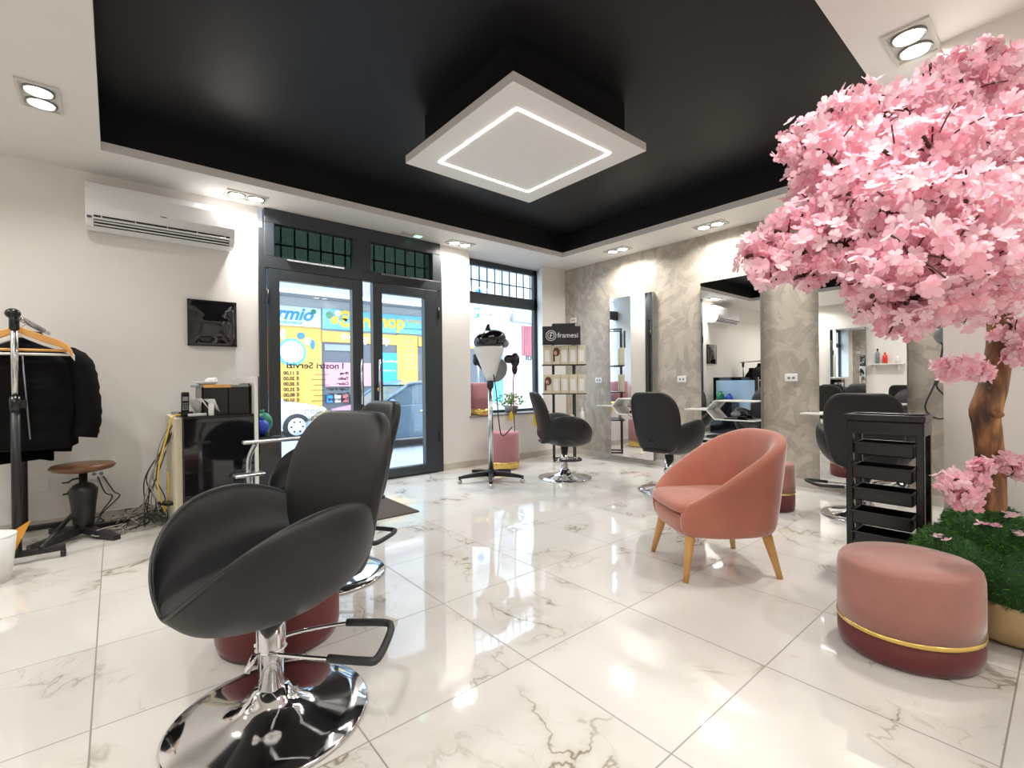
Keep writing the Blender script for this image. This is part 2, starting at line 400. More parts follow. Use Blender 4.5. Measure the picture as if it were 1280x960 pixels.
# ---- door
def door():
    y0, y1 = YA-.03, YA+.03
    root = thing('door_1', 'dark grey glazed double shop door with barred transom lights', 'door'); root['kind'] = 'structure'
    f = MB()
    f.box(DX0, 1.05, y0, y1+.05, 0, 2.40).box(2.80, DX1, y0, y1+.05, 0, 2.40)
    f.box(1.03, 2.835, y0-.02, y1, 2.45, 2.575).box(1.03, 2.835, y0-.02, y1, 2.045, 2.15)
    f.box(1.03, 1.11, y0-.02, y1, 2.15, 2.45).box(1.83, 2.015, y0-.02, y1, 2.15, 2.45).box(2.735, 2.835, y0-.02, y1, 2.15, 2.45)
    f.box(1.05, 2.80, y0, y1, 0, .02)
    f.build('door_frame', M['alu'], root, bevel=.004)
    for (xa, xb, n) in ((1.11, 1.83, 6), (2.015, 2.735, 6)):
        g = MB().box(xa-.01, xb+.01, YA+.005, YA+.01, 2.14, 2.46).build('transom_pane', M['fanglass'], root)
        b = MB()
        for i in range(1, n+1): x = xa + (xb-xa)*(i-.3)/n; b.box(x-.006, x+.006, YA+.06, YA+.075, 2.13, 2.47)
        b.box(xa-.02, xb+.02, YA+.06, YA+.075, 2.293, 2.305)
        b.build('transom_bars', M['alu'], root)
        MB().box(xa+.1, xb-.1, y0-.045, y0-.02, 2.125, 2.14).build('transom_latch', M['chrome2'], root)
    def leaf(xa, xb, ga, gb, z0, z1, gz0, gz1):
        l = MB().box(xa, ga, y0-.025, y1-.01, z0, z1).box(gb, xb, y0-.025, y1-.01, z0, z1).box(ga, gb, y0-.025, y1-.01, z0, gz0).box(ga, gb, y0-.025, y1-.01, gz1, z1)
        lf = l.build('door_leaf', M['alu'], root, bevel=.004)
        MB().box(ga-.01, gb+.01, YA-.012, YA-.006, gz0-.01, gz1+.01).build('glass_pane', M['glass'], lf)
        return lf
    a = leaf(1.06, 1.925, 1.15, 1.815, .02, 2.04, .11, 1.945)
    b = leaf(2.03, 2.795, 2.13, 2.625, .02, 2.04, .11, 1.945)
    MB().box(1.925, 2.03, YA-.008, YA-.003, .02, 2.04).build('glass_pane', M['glass'], root)
    for lf, x in ((a, 1.885), (b, 2.075)):
        MB().tube([(x, YA-.10, .8), (x, YA-.10, 1.25)], .011).tube([(x, YA-.10, .84), (x, YA-.05, .84)], .008).tube([(x, YA-.10, 1.21), (x, YA-.05, 1.21)], .008).build('pull_handle', M['chrome2'], lf)
    for lf, x in ((a, 1.055), (b, 2.80)):
        for z in (.35, 1.72): MB().tube([(x, YA-.06, z), (x, YA-.06, z+.13)], .010).build('hinge', M['blackmetal'], lf)
    # lettering on the outside of the glass, reading towards the street
    K = M['signblack']; yy = YA+.001
    text('door_lettering', 'I nostri Servizi', .082, K, a, (1.745, yy, 1.155), (-1,0,0), extrude=.0006, bold=.0016, sx=1.12)
    rows = [('Piega', '€ 11,00'), ('Taglio', '€ 20,00'), ('Colore', '€ 30,00'), ('Colpi di sole', '€ 35,00'), ('Permanente', '€ 80,00'), ('Trattamenti', '€ 50,00')]
    for i, (n_, p_) in enumerate(rows):
        z = 1.095 - i*.0505
        text('price_row', n_, .042, K, a, (1.79, yy, z), (-1,0,0), extrude=.0006, bold=.0018)
        text('price_row', '.'*14, .046, K, a, (1.60-.03*(i % 2), yy, z), (-1,0,0), extrude=.0006, bold=.0012)
        text('price_row', p_, .044, K, a, (1.325, yy, z), (-1,0,0), extrude=.0006, bold=.0018)
    for i in range(5):
        x = 1.60-i*.053; pts = [(x+.018*math.cos(q*PI/8), yy, .745+.018*math.sin(q*PI/8)) for q in range(17)]
        MB().tube(pts, .0028, 5, False).build('round_sticker', M['signblack'], a)
    text('price_row', 'T&L', .07, M['signblack'], a, (1.50, yy, .655), (-1,0,0), extrude=.0006)
    MB().lathe([(.001,0),(.022,0),(.022,.001),(.001,.001)]).build('yellow_sticker', M['gold'], b).matrix_local = Matrix.Translation((2.085, YA-.056, .945)) @ Matrix.Rotation(PI/2, 4, 'X')
    return root
door()

def window():
    y0, y1 = YA+.25, YA+.31
    r = thing('window_1', 'tall dark framed shop window with a barred upper light', 'window'); r['kind'] = 'structure'
    xa, xb = 3.15, 4.62
    f = MB().box(xa, xb+.03, y0, y1, 2.505, ZC).box(xa, xb+.03, y0, y1, 2.02, 2.165).box(xa, xa+.08, y0, y1, WZ0, ZC).box(xb-.07, xb+.03, y0, y1, WZ0, ZC).box(xa, xb+.03, y0, y1, WZ0+.02, WZ0+.055)
    f.build('window_frame', M['alu'], r, bevel=.004)
    MB().box(xa+.05, xb-.05, y0+.025, y0+.03, WZ0+.03, 2.05).build('glass_pane', M['glass'], r)
    MB().box(xa+.05, xb-.05, y0+.025, y0+.03, 2.15, 2.52).build('glass_pane', M['glass'], r)
    b = MB()
    for i in range(10): x = 3.54+i*.128; b.box(x-.006, x+.006, y1+.03, y1+.045, 2.15, 2.52)
    b.box(xa, xb, y1+.03, y1+.045, 2.335, 2.348); b.build('window_bars', M['alu'], r)
    MB().tube([(xb-.02, y0-.03, 2.08), (xb-.02, y0, 2.08)], .014).tube([(xb-.02, y0-.03, 2.12), (xb-.02, y0-.03, 2.04)], .01).build('window_handle', M['blackmetal'], r)
window()

# ---------------------------------------------------------------- ceiling features
def ceiling_panel():
    r = thing('ceiling_light_panel', 'large white square ceiling panel with a square line of LED light', 'ceiling light', (2.165, 2.43, 0))
    h = .585
    MB().box(-h, h, -h, h, 2.545, 2.60).build('panel', M['ceil'], r, bevel=.002)
    MB().box(-h+.10, h-.10, -h+.10, h-.10, 2.60, ZR).build('drop_box', M['black_ceil'], r)
    s = MB(); a, w = .415, .007
    s.box(-a, a, -a-w, -a+w, 2.541, 2.546).box(-a, a, a-w, a+w, 2.541, 2.546).box(-a-w, -a+w, -a, a, 2.541, 2.546).box(a-w, a+w, -a, a, 2.541, 2.546)
    s.build('led_strip', M['led'], r)
    for s1, s2 in ((0,1),(0,-1),(1,0),(-1,0)):
        L = bpy.data.lights.new('led_light', 'AREA'); L.shape = 'RECTANGLE'; L.energy = 1.2; L.color = (1, .97, .93)
        L.size = .8 if s1 == 0 else .03; L.size_y = .03 if s1 == 0 else .8
        o = bpy.data.objects.new('led_light', L); COL.objects.link(o); o.parent = r; o.location = (s1*a, s2*a, 2.535)
ceiling_panel()
def downlight(first, x, y, rz, label, grp):
    if first is None:
        r = thing('downlight', label, 'ceiling light', (x, y, ZC), rz, grp)
        f = MB(); f.box(-.155, .155, -.085, -.072, -.012, 0).box(-.155, .155, .072, .085, -.012, 0).box(-.155, -.142, -.072, .072, -.012, 0).box(.142, .155, -.072, .072, -.012, 0).box(-.142, .142, -.072, .072, -.005, 0)
        f.build('frame', M['lampframe'], r)
        for s in (-1, 1):
            g = MB(); g.lathe([(.058, -.006), (.066, -.006), (.066, -.016), (.058, -.016)], (s*.071, 0, 0), 28, cap=False); g.build('lamp_ring', M['lampring'], r)
            MB().lathe([(.001, -.012), (.054, -.012), (.054, -.006), (.001, -.006)], (s*.071, 0, 0), 24).build('lamp_lens', M['lampglow'], r)
    else:
        r = dup(first, (x, y, ZC), rz, label, grp)
    for s in (-1, 1):
        o = lamp('downlight_lamp', (s*.071, 0, -.02), LAMP_W/2, .11); o.parent = r
    return r
DL = [(-.293, 3.602, PI/2, 'twin round downlight in the white ceiling at the far left'),
      (.86, 4.441, 0, 'twin downlight on the ceiling beside the air conditioner'),
      (3.004, 4.46, 0, 'twin downlight on the ceiling between door and window'),
      (4.631, 3.517, PI/2, 'twin downlight above the first mirror by the shop window'),
      (4.645, 2.372, PI/2, 'twin downlight above the middle mirror'),
      (2.88, .485, 0, 'large twin downlight above the pink blossom tree'),
      (4.645, 1.15, PI/2, 'twin downlight above the mirror behind the blossom tree'),
      (-1.5, 3.6, 0, 'unseen twin downlight added as fill by the left wall'),  # from here on: unseen lamps added as fill for the left and rear
      (-.9, 1.9, PI/2, 'unseen twin downlight added as fill on the ceiling left of the black recess'),
      (-.4, .3, PI/2, 'unseen twin downlight added as fill on the ceiling near the viewer'),
      (1.3, .2, 0, 'unseen twin downlight added as fill on the ceiling over the near floor'),
      (.2, -1.4, 0, 'unseen twin downlight added as fill in the rear left of the room'),
      (2.2, -1.4, 0, 'unseen twin downlight added as fill in the rear right of the room')]
d0 = None
for x, y, rz, lab in DL:
    o = downlight(d0, x, y, rz, lab, 'twin ceiling downlights')
    if d0 is None: d0 = o
r = thing('emergency_light', 'small flush sign plate with green light above the door', 'sign', (2.43, 4.5, ZC))
MB().box(-.12, .12, -.04, .04, -.012, 0).build('plate', M['lampframe'], r, bevel=.003); MB().box(.03, .10, -.03, .03, -.016, -.012).build('green_lens', M['exitglow'], r)

def mirror(first, y0, y1, label):
    if first is None:
        r = thing('wall_mirror', label, 'mirror', (XB, y0, 0), 0, 'tall frameless wall mirrors')
        w = y1-y0
        MB().box(-.05, -.001, 0, w, .06, 2.055).build('backing', M['mirror_edge'], r)
        MB().box(-.056, -.05, .002, w-.002, .062, 2.053).build('mirror_glass', M['mirror'], r)
        return r
    return dup(first, (XB, y0, 0), 0, label)
m0 = mirror(None, 3.205, 3.825, 'tall frameless mirror nearest the shop window corner')
mirror(m0, 1.985, 2.605, 'tall frameless middle mirror behind the salmon armchair')
mirror(m0, .865, 1.485, 'tall frameless mirror behind the blossom tree and trolley')
dup(m0, (XL, 3.34, 0), PI, 'tall mirror on the opposite wall, seen only in reflection')

def console(first, y, label, items=None):
    if first is None:
        r = thing('wall_console', label, 'shelf', (XB-.056, y, 0), 0, 'white hexagonal wall consoles')
        b = MB(); D = .14; t = .012
        def plate(ya, za, yb, zb):
            d = Vector((0, yb-ya, zb-za)).normalized(); n = Vector((0, -d.z, d.y))*t/2
            q = [Vector((0, ya, za))+n, Vector((0, yb, zb))+n, Vector((0, yb, zb))-n, Vector((0, ya, za))-n]
            b.add([p for p in q]+[p+Vector((-D, 0, 0)) for p in q], [(0,1,2,3),(7,6,5,4),(0,4,5,1),(1,5,6,2),(2,6,7,3),(3,7,4,0)], False)
        plate(.49, .695, .40, .79); plate(.49, .695, .40, .60); plate(.40, .79, .0, .79); plate(.40, .60, .0, .60)  # hexagon plates also stand in for part of the console's mirror reflection
        b.build('hexagonal_frame', M['whitegloss'], r, bevel=.002)
        MB().box(-D-.02, 0, .49, .72, .688, .702).build('side_shelf', M['whitegloss'], r, bevel=.002)
        return r
    return dup(first, (XB-.056, y, 0), 0, label)
c0 = console(None, 3.21, 'white hexagonal console at the mirror nearest the window')
console(c0, 1.99, 'white hexagonal console at the middle mirror')
console(c0, .87, 'white hexagonal console at the mirror behind the tree')
def dryer(x, y, z, label):
    r = thing('hair_dryer', label, 'hair dryer', (x, y, z), .4)
    MB().tube([(-.02,0,.035),(.06,0,.037),(.10,0,.035)], [.03,.028,.02], 12).build('barrel', M['blackplastic'], r)
    MB().tube([(0,0,.03),(-.03,.06,.02)], .016, 10).build('handle', M['blackplastic'], r)
    MB().tube(bez([(-.03,.06,.02),(-.08,.09,.01),(-.10,.0,-.04),(-.05,-.03,.0)], 12), .004, 6).build('cord', M['cable_dark'], r)
dryer(XB-.13, 3.40, .612, 'black hair dryer lying in the console nearest the window')
r = thing('tool_tray', 'dark open tray of styling tools in the middle console', 'tray', (XB-.13, 2.18, .607))
MB().box(-.05,.05,-.11,.12,0,.012).build('tray', M['blackplastic'], r); MB().tube([(0,-.08,.025),(0,.06,.035)], .016).build('dryer_body', M['blackplastic'], r); MB().ball((0,.02,.05),(.03,.05,.035)).build('cloth', M['greyplastic'], r)

def outlet(first, x, y, z, rz, label):
    if first is None:
        r = thing('wall_socket', label, 'socket', (x, y, z), rz, 'white wall sockets')
        MB().box(-.012, 0, -.055, .055, -.035, .035).build('plate', M['white'], r, bevel=.003)
        for q in (-.02, .02): MB().lathe([(.001,0),(.013,0),(.013,.002),(.001,.002)], n=12).build('inset', M['greyplastic'], r).matrix_local = Matrix.Translation((-.0135, q, 0)) @ Matrix.Rotation(PI/2, 4, 'Y')
        return r
    return dup(first, (x, y, z), rz, label)
o0 = outlet(None, XB, 4.06, 1.02, 0, 'white socket on the wallpaper left of the window-end mirror')
outlet(o0, XB, 2.86, 1.02, 0, 'white socket on the wallpaper left of the middle mirror')
outlet(o0, XB, 1.73, 1.02, 0, 'white socket on the wallpaper right of the middle mirror')
outlet(o0, -.10, YA, .36, PI/2, 'white socket low on the wall behind the brown stool')
outlet(o0, XB, 4.50, 1.86, 0, 'small white box high on the wallpaper near the corner')
tag(MB().box(-.52, -.36, YA-.01, YA, .27, .36).build('access_panel', M['white'], bevel=.01), 'flat white access panel low on the wall behind the rack', 'panel')

# ---------------------------------------------------------------- AC and wall frame
def aircon():
    r = thing('air_conditioner', 'white wall-mounted air conditioner unit above the black square panel', 'air conditioner', (0, YA, 0))
    prof = [(0,2.15),(-.10,2.13),(-.17,2.145),(-.215,2.20),(-.225,2.28),(-.22,2.40),(-.20,2.445),(-.16,2.46),(0,2.46)]
    MB().loft([[(x, p[0], p[1]) for p in prof] for x in (-.145, .775)], smooth=False).build('body', M['acwhite'], r, bevel=.006)
    MB().add([(-.10,-.2225,2.214),(.735,-.2225,2.214),(.735,-.178,2.1465),(-.10,-.178,2.1465),(-.10,-.2,2.20),(.735,-.2,2.20),(.735,-.17,2.16),(-.10,-.17,2.16)], [(0,1,2,3),(0,4,5,1),(3,2,6,7),(0,3,7,4),(1,5,6,2),(4,7,6,5)], False).build('outlet', M['blackplastic'], r)
    b = MB()
    for k in range(3):
        yy = -.214+.012*k; zz = 2.200-.0195*k
        b.obox((.3175, yy-.004, zz-.004), (.83, .010, .003), 0, (-.6, 'X'))
    for k in range(5): b.box(-.06+k*.19, -.055+k*.19, -.222, -.21, 2.20, 2.215)
    b.build('louvre', M['acwhite'], r)
    MB().box(-.135,-.11,-.224,-.214,2.19,2.205).build('display', M['blackplastic'], r)
    MB().box(.28,.32,-.2285,-.2245,2.275,2.284).build('badge', M['greyplastic'], r, bevel=.002)
aircon()
r = thing('wall_panel', 'square black glossy cushioned wall panel under the air conditioner', 'panel', (.635, YA, 1.52))
n = 13; v = []; f = []
for i in range(n):
    for j in range(n):
        u, w = -1+2*i/(n-1), -1+2*j/(n-1); e = max(abs(u), abs(w))
        dpt = .045*(1-e**3) + .012 if e < .99 else .03
        v.append((u*.17, -dpt-.004*math.cos(9*w)*(1-u*u)*(1-w*w), w*.185))
for i in range(n-1):
    for j in range(n-1): f.append((i*n+j, i*n+j+1, (i+1)*n+j+1, (i+1)*n+j))
MB().add(v, f).build('cushion', M['blackgloss'], r)
MB().box(-.175,.175,-.012,-.001,-.19,.19).box(-.175,-.165,-.032,-.01,-.19,.19).box(.165,.175,-.032,-.01,-.19,.19).box(-.175,.175,-.032,-.01,.18,.19).box(-.175,.175,-.032,-.01,-.19,-.18).build('frame', M['blackplastic'], r)

# ---------------------------------------------------------------- salon chair (front = +Y)
def salon_chair(label, loc, az, grp='charcoal leather salon chairs', armrest=False):
    r = thing('salon_chair', label, 'chair', loc, -az, grp)
    base = MB().lathe([(.001,0),(.275,0),(.28,.006),(.272,.012),(.22,.020),(.14,.032),(.09,.046),(.060,.068),(.047,.095),(.001,.095)], n=64).build('base_disc', M['chrome'], r)
    MB().lathe([(.001,.08),(.036,.08),(.036,.20),(.040,.205),(.045,.21),(.040,.216),(.040,.33),(.001,.33)], n=32).build('column', M['chrome'], r)
    # pump handle
    lv = MB().tube(bez([(-.04,.03,.215),(-.20,-.02,.225),(-.30,-.05,.235)],8), .006).tube(bez([(.04,.03,.215),(-.02,-.10,.22),(-.14,-.20,.235)],8), .006).tube([(0,.05,.21),(.0,.075,.17)], .009).build('pump_lever', M['chrome'], r)
    MB().tube(bez([(-.23,-.03,.229),(-.335,-.062,.237),(-.36,-.09,.237),(-.30,-.19,.237),(-.26,-.235,.237),(-.225,-.24,.237),(-.115,-.185,.233)],28), .0115, 10).build('lever_grip', M['rubber'], lv)
    # pod shaped seat : two petals folded up from a keel
    loops = []; NP = 17
    for i in range(NP):
        p = -1+2*i/(NP-1); p = math.copysign(abs(p)**.85, p)*.995
        q = max(0, 1-p*p)
        w = .285*q**.43; y = .0+.285*p
        zend = .415-.02*p + .02
        zr = zend + .235*q**.52 ; zk = zend - .105*q**.5 ; h = zr-zk
        half = [(0, zk+.018*q), (.18*w, zk+.004), (.42*w, zk+.01*h), (.74*w, zk+.13*h), (.97*w, zk+.36*h), (1.07*w, zk+.62*h), (1.08*w, zk+.84*h), (1.04*w, zr-.02*h),
                (.97*w, zr+.0*h), (.89*w, zr-.05*h), (.82*w, zk+.78*h), (.74*w, zk+.60*h), (.60*w, zk+.46*h), (.3*w, zk+.42*h), (0, zk+.42*h)]
        loop = [(x, y-.02*(z-zk)/.3*0, z) for x, z in half] + [(-x, y, z) for x, z in reversed(half[1:-1])]
        loops.append(loop)
    MB().loft(loops).build('seat_shell', M['leather'], r, sub=2)
    for s in (-1, 1):
        pts = []
        for i in range(41):
            p = math.sin(-PI/2+PI*i/40); q = max(0, 1-p*p)
            zend = .415-.02*p+.02; zr = zend+.235*q**.52; zk = zend-.105*q**.5
            pts.append((s*(1.015*.285*q**.43), .0+.285*p*.985, zr-.004*1-.03*(zr-zk)))
        MB().tube(pts, .0045, 6).build('piping', M['leather2'], r)
    # back pad
    loops = []; prof = [(.0,.13,.02),(.03,.165,.038),(.12,.195,.048),(.28,.218,.05),(.45,.228,.05),(.6,.236,.05),(.75,.232,.05),(.87,.212,.047),(.95,.18,.042),(.99,.145,.032),(1.0,.11,.02)]
    for t, w, d in prof:
        z = .375+.53*t; yc = -.215-.115*t+.02*math.sin(PI*t)
        L = []
        for j in range(24):
            a = 2*PI*j/24; ca, sa = math.cos(a), math.sin(a)
            x = w*math.copysign(abs(ca)**.55, ca); yy = d*math.copysign(abs(sa)**.7, sa)
            yy += .05*(abs(x)/.236)**2.2*(1-.3*t)
            L.append((x, yc+yy, z))
        loops.append(L)
    bk = MB().loft(loops).build('backrest', M['leather'], r, sub=1)
    MB().obox((0,-.15,.385), (.22,.22,.02)).build('seat_plate', M['blackmetal'], r, bevel=.004)
    if armrest:
        a = MB().obox((.10,.10,.66), (.035,.34,.016)).build('armrest', M['chrome2'], r, bevel=.004)
        MB().tube(bez([(.10,.22,.655),(.11,.26,.58),(.12,.27,.50)],10), .011).build('armrest_post', M['chrome2'], a); MB().obox((.12,.27,.49),(.06,.12,.012)).build('armrest_foot', M['chrome2'], a, bevel=.003)
    return r
R = math.radians
ch = salon_chair('charcoal salon chair nearest the viewer, its chrome disc base cut by the frame', (.355, 1.565, 0), R(-108))
dup(ch, (.86, 2.52, 0), R(92), 'charcoal salon chair directly behind the nearest one by the desk')
def turn_lever(root, a):   # the pump lever may point any way round the column
    for q in root.children:
        if q.name.startswith('pump_lever'): q.rotation_euler.z = a
    return root
turn_lever(dup(ch, (3.60, 3.44, 0), R(-124), 'black salon chair in profile in front of the product rack'), R(150))
turn_lever(dup(ch, (3.87, 2.385, 0), R(-88), 'black salon chair seen from behind, left of the salmon armchair'), R(170))
dup(ch, (4.17, .98, 0), R(-80), 'black salon chair behind the rolling trolley')
dup(ch, (-1.25, 3.05, 0), R(90), 'black salon chair by the opposite wall, seen in a mirror')
r = thing('chrome_armrest', 'chrome armrest standing beside the second salon chair', 'armrest', (.66, 2.80, 0), 0)
MB().obox((0,0,.70), (.30,.05,.018)).build('arm_bar', M['chrome2'], r, bevel=.004); MB().tube(bez([(-.09,0,.69),(-.12,0,.62),(-.125,0,.54)],10), .012).build('support', M['chrome2'], r)
MB().obox((-.12,0,.53),(.14,.08,.014)).build('bracket', M['chrome2'], r, bevel=.003); MB().tube([(-.12,0,.53),(-.12,0,.012)], .016).lathe([(.001,0),(.15,0),(.15,.012),(.001,.02)], (-.12,0,0)).build('stand', M['chrome2'], r)
# ---------------------------------------------------------------- armchair (front = +Y)
def armchair():
    r = thing('tub_armchair', 'salmon velvet tub armchair on splayed beech legs', 'armchair', (2.485, 1.28, 0), R(54))
    loops = []; N = 33; A = R(151)
    for i in range(N):
        a = -A + 2*A*i/(N-1)           # 0 = back
        sx, sy = math.sin(a), -math.cos(a)
        def P(k, z, tk=0):
            ex = math.copysign(abs(sx)**.72, sx); ey = math.copysign(abs(sy)**.72, sy)
            return ((.335*k-tk)*ex, (.325*k-tk)*ey, z)
        e = (1+math.cos(a))/2
        ey0 = math.copysign(abs(sy)**.72, sy); rim = .335 + .398*max(0, min(1, (1-ey0*.98+.0)/1.98))**.88
        if abs(a) > A*.97: rim -= .02
        fl = .86 + .16*max(0, (rim-.3)/.43)
        lo = [P(.80, .215), P(.87, .24), P(.90, .30), P((.90+fl)/2+.01, (.30+rim)/2), P(fl, rim-.05), P(fl+.005, rim-.02), P(fl-.01, rim+.0, .012), P(fl-.02, rim-.004, .035),
              P(fl-.03, rim-.03, .055), P(.87, (.30+rim)/2, .07), P(.84, .30, .075), P(.78, .22, .075)]
        loops.append(lo)
    MB().loft(loops).build('shell', M['velvet'], r, sub=1)
    def se(w, d, z, n=28, e=.45, y0=0):
        return [(w*math.copysign(abs(math.cos(2*PI*j/n))**e, math.cos(2*PI*j/n)), y0+d*math.copysign(abs(math.sin(2*PI*j/n))**e, math.sin(2*PI*j/n)), z) for j in range(n)]
    MB().loft([se(.225,.24,.205), se(.245,.255,.225), se(.25,.265,.30), se(.245,.26,.335)]).build('seat_base', M['velvet'], r, sub=1)
    MB().loft([se(.225,.25,.325,y0=.012), se(.245,.268,.335,y0=.012), se(.25,.272,.362,y0=.012), se(.235,.255,.383,y0=.012), se(.15,.18,.393,y0=.012)]).build('seat_cushion', M['velvet'], r, sub=1)
    for x, y in ((-.22,.245),(.22,.245),(-.22,-.245),(.22,-.245)):
        MB().tube([(x*.80, y*.80, .225), (x*.82, y*.83, .20), (x, y, 0)], [.026,.025,.0135], 14).build('leg', M['wood'], r)
armchair()

# ---------------------------------------------------------------- poufs
def pouf(label, loc, rad, h, top, bottom, band=(.30,.34), sx=1, sy=1, rz=0, grp=None):
    r = thing('pouf', label, 'pouf', loc, rz, grp)
    b0, b1 = band
    MB().lathe([(.001,.0),(rad*.90,.0),(rad*.97,.012),(rad,.04),(rad,h*b0)], n=48, sx=sx, sy=sy).build('base', bottom, r)
    MB().lathe([(rad*.99,h*b0-.002),(rad*1.012,h*b0),(rad*1.012,h*b1),(rad*.99,h*b1+.002)], n=48, sx=sx, sy=sy).build('gold_band', M['gold'], r)
    MB().lathe([(rad,h*b1),(rad*1.005,h*.6),(rad,h*.88),(rad*.975,h*.955),(rad*.93,h*.99),(rad*.6,h*1.0),(.001,h*1.0)], n=48, sx=sx, sy=sy).build('upholstery', top, r)
    return r
pouf('dusty rose pouf with wine base and gold band beside the tree', (2.245, .405, 0), .208, .335, M['velvet_rose'], M['velvet_red'], (.295,.335), sx=1.08, sy=.98, rz=R(-30))
pouf('wine red pouf behind the nearest salon chair', (.50, 2.06, 0), .225, .335, M['velvet_rose'], M['velvet_red'], (.62,.66))
pouf('rose pouf partly hidden behind the salmon armchair', (3.93, 1.52, 0), .15, .36, M['velvet_rose'], M['velvet_red'], (.36,.40))
pouf('pink drum pouf on the floor under the window', (3.50, 4.33, 0), .185, .43, M['velvet_pink'], M['gold'], (.10,.20))
pouf('pink drum pouf standing on the window sill', (3.48, YA+.10, WZ0+.02), .155, .40, M['velvet_pink'], M['gold'], (.03,.19))

# ---------------------------------------------------------------- trolley
def trolley():
    r = thing('salon_trolley', 'black plastic rolling trolley with five open drawers', 'trolley', (2.76, .433, 0))
    w, d, h = .298, .18, .83
    for x in (.016, d-.016):
        for y in (.016, w-.016): MB().obox((x, y, .40), (.030, .030, .72)).build('post', M['blackplastic'], r, bevel=.004)
    t = MB().box(0,d,0,w,.735,.80).build('top_box', M['blackplastic'], r, bevel=.006)
    e = MB().box(-.004,.012,-.004,w+.004,.80,h).box(d-.012,d+.004,-.004,w+.004,.80,h).box(0,d,-.004,.012,.80,h).box(0,d,w-.012,w+.004,.80,h)
    e.build('top_tray_rim', M['blackplastic'], r, bevel=.004)
    MB().box(.06,.07,.0,w,.80,h-.006).box(.07,d,w*.5-.004,w*.5+.004,.80,h-.01).build('divider', M['blackplastic'], t)
    MB().box(0,d,0,w,.035,.06).build('base', M['blackplastic'], r, bevel=.004)
    for k in range(6):
        z = .635-.108*k; out = (.0,.045,.03,.05,.02,.03)[k]
        q = MB(); x0, x1 = -out+.004, d-.03-out; y0, y1 = .038, w-.038
        q.box(x0,x1,y0,y1,z,z+.006).box(x0,x0+.005,y0,y1,z,z+.062).box(x1-.005,x1,y0,y1,z,z+.062).box(x0,x1,y0,y0+.005,z,z+.062).box(x0,x1,y1-.005,y1,z,z+.062)
        q.box(x0-.008,x0+.004,y0-.012,y1+.012,z+.055,z+.063).box(x0,x1,y0-.012,y0,z+.055,z+.063).box(x0,x1,y1,y1+.012,z+.055,z+.063)
        q.build('drawer', M['blackplastic'], r, bevel=.002)
    for x in (.02, d-.02):
        for y in (.02, w-.02): MB().tube([(x,y-.01,.018),(x,y+.01,.018)], .018, 14).tube([(x,y,.02),(x,y,.04)], .006).build('castor', M['rubber'], r)
trolley()

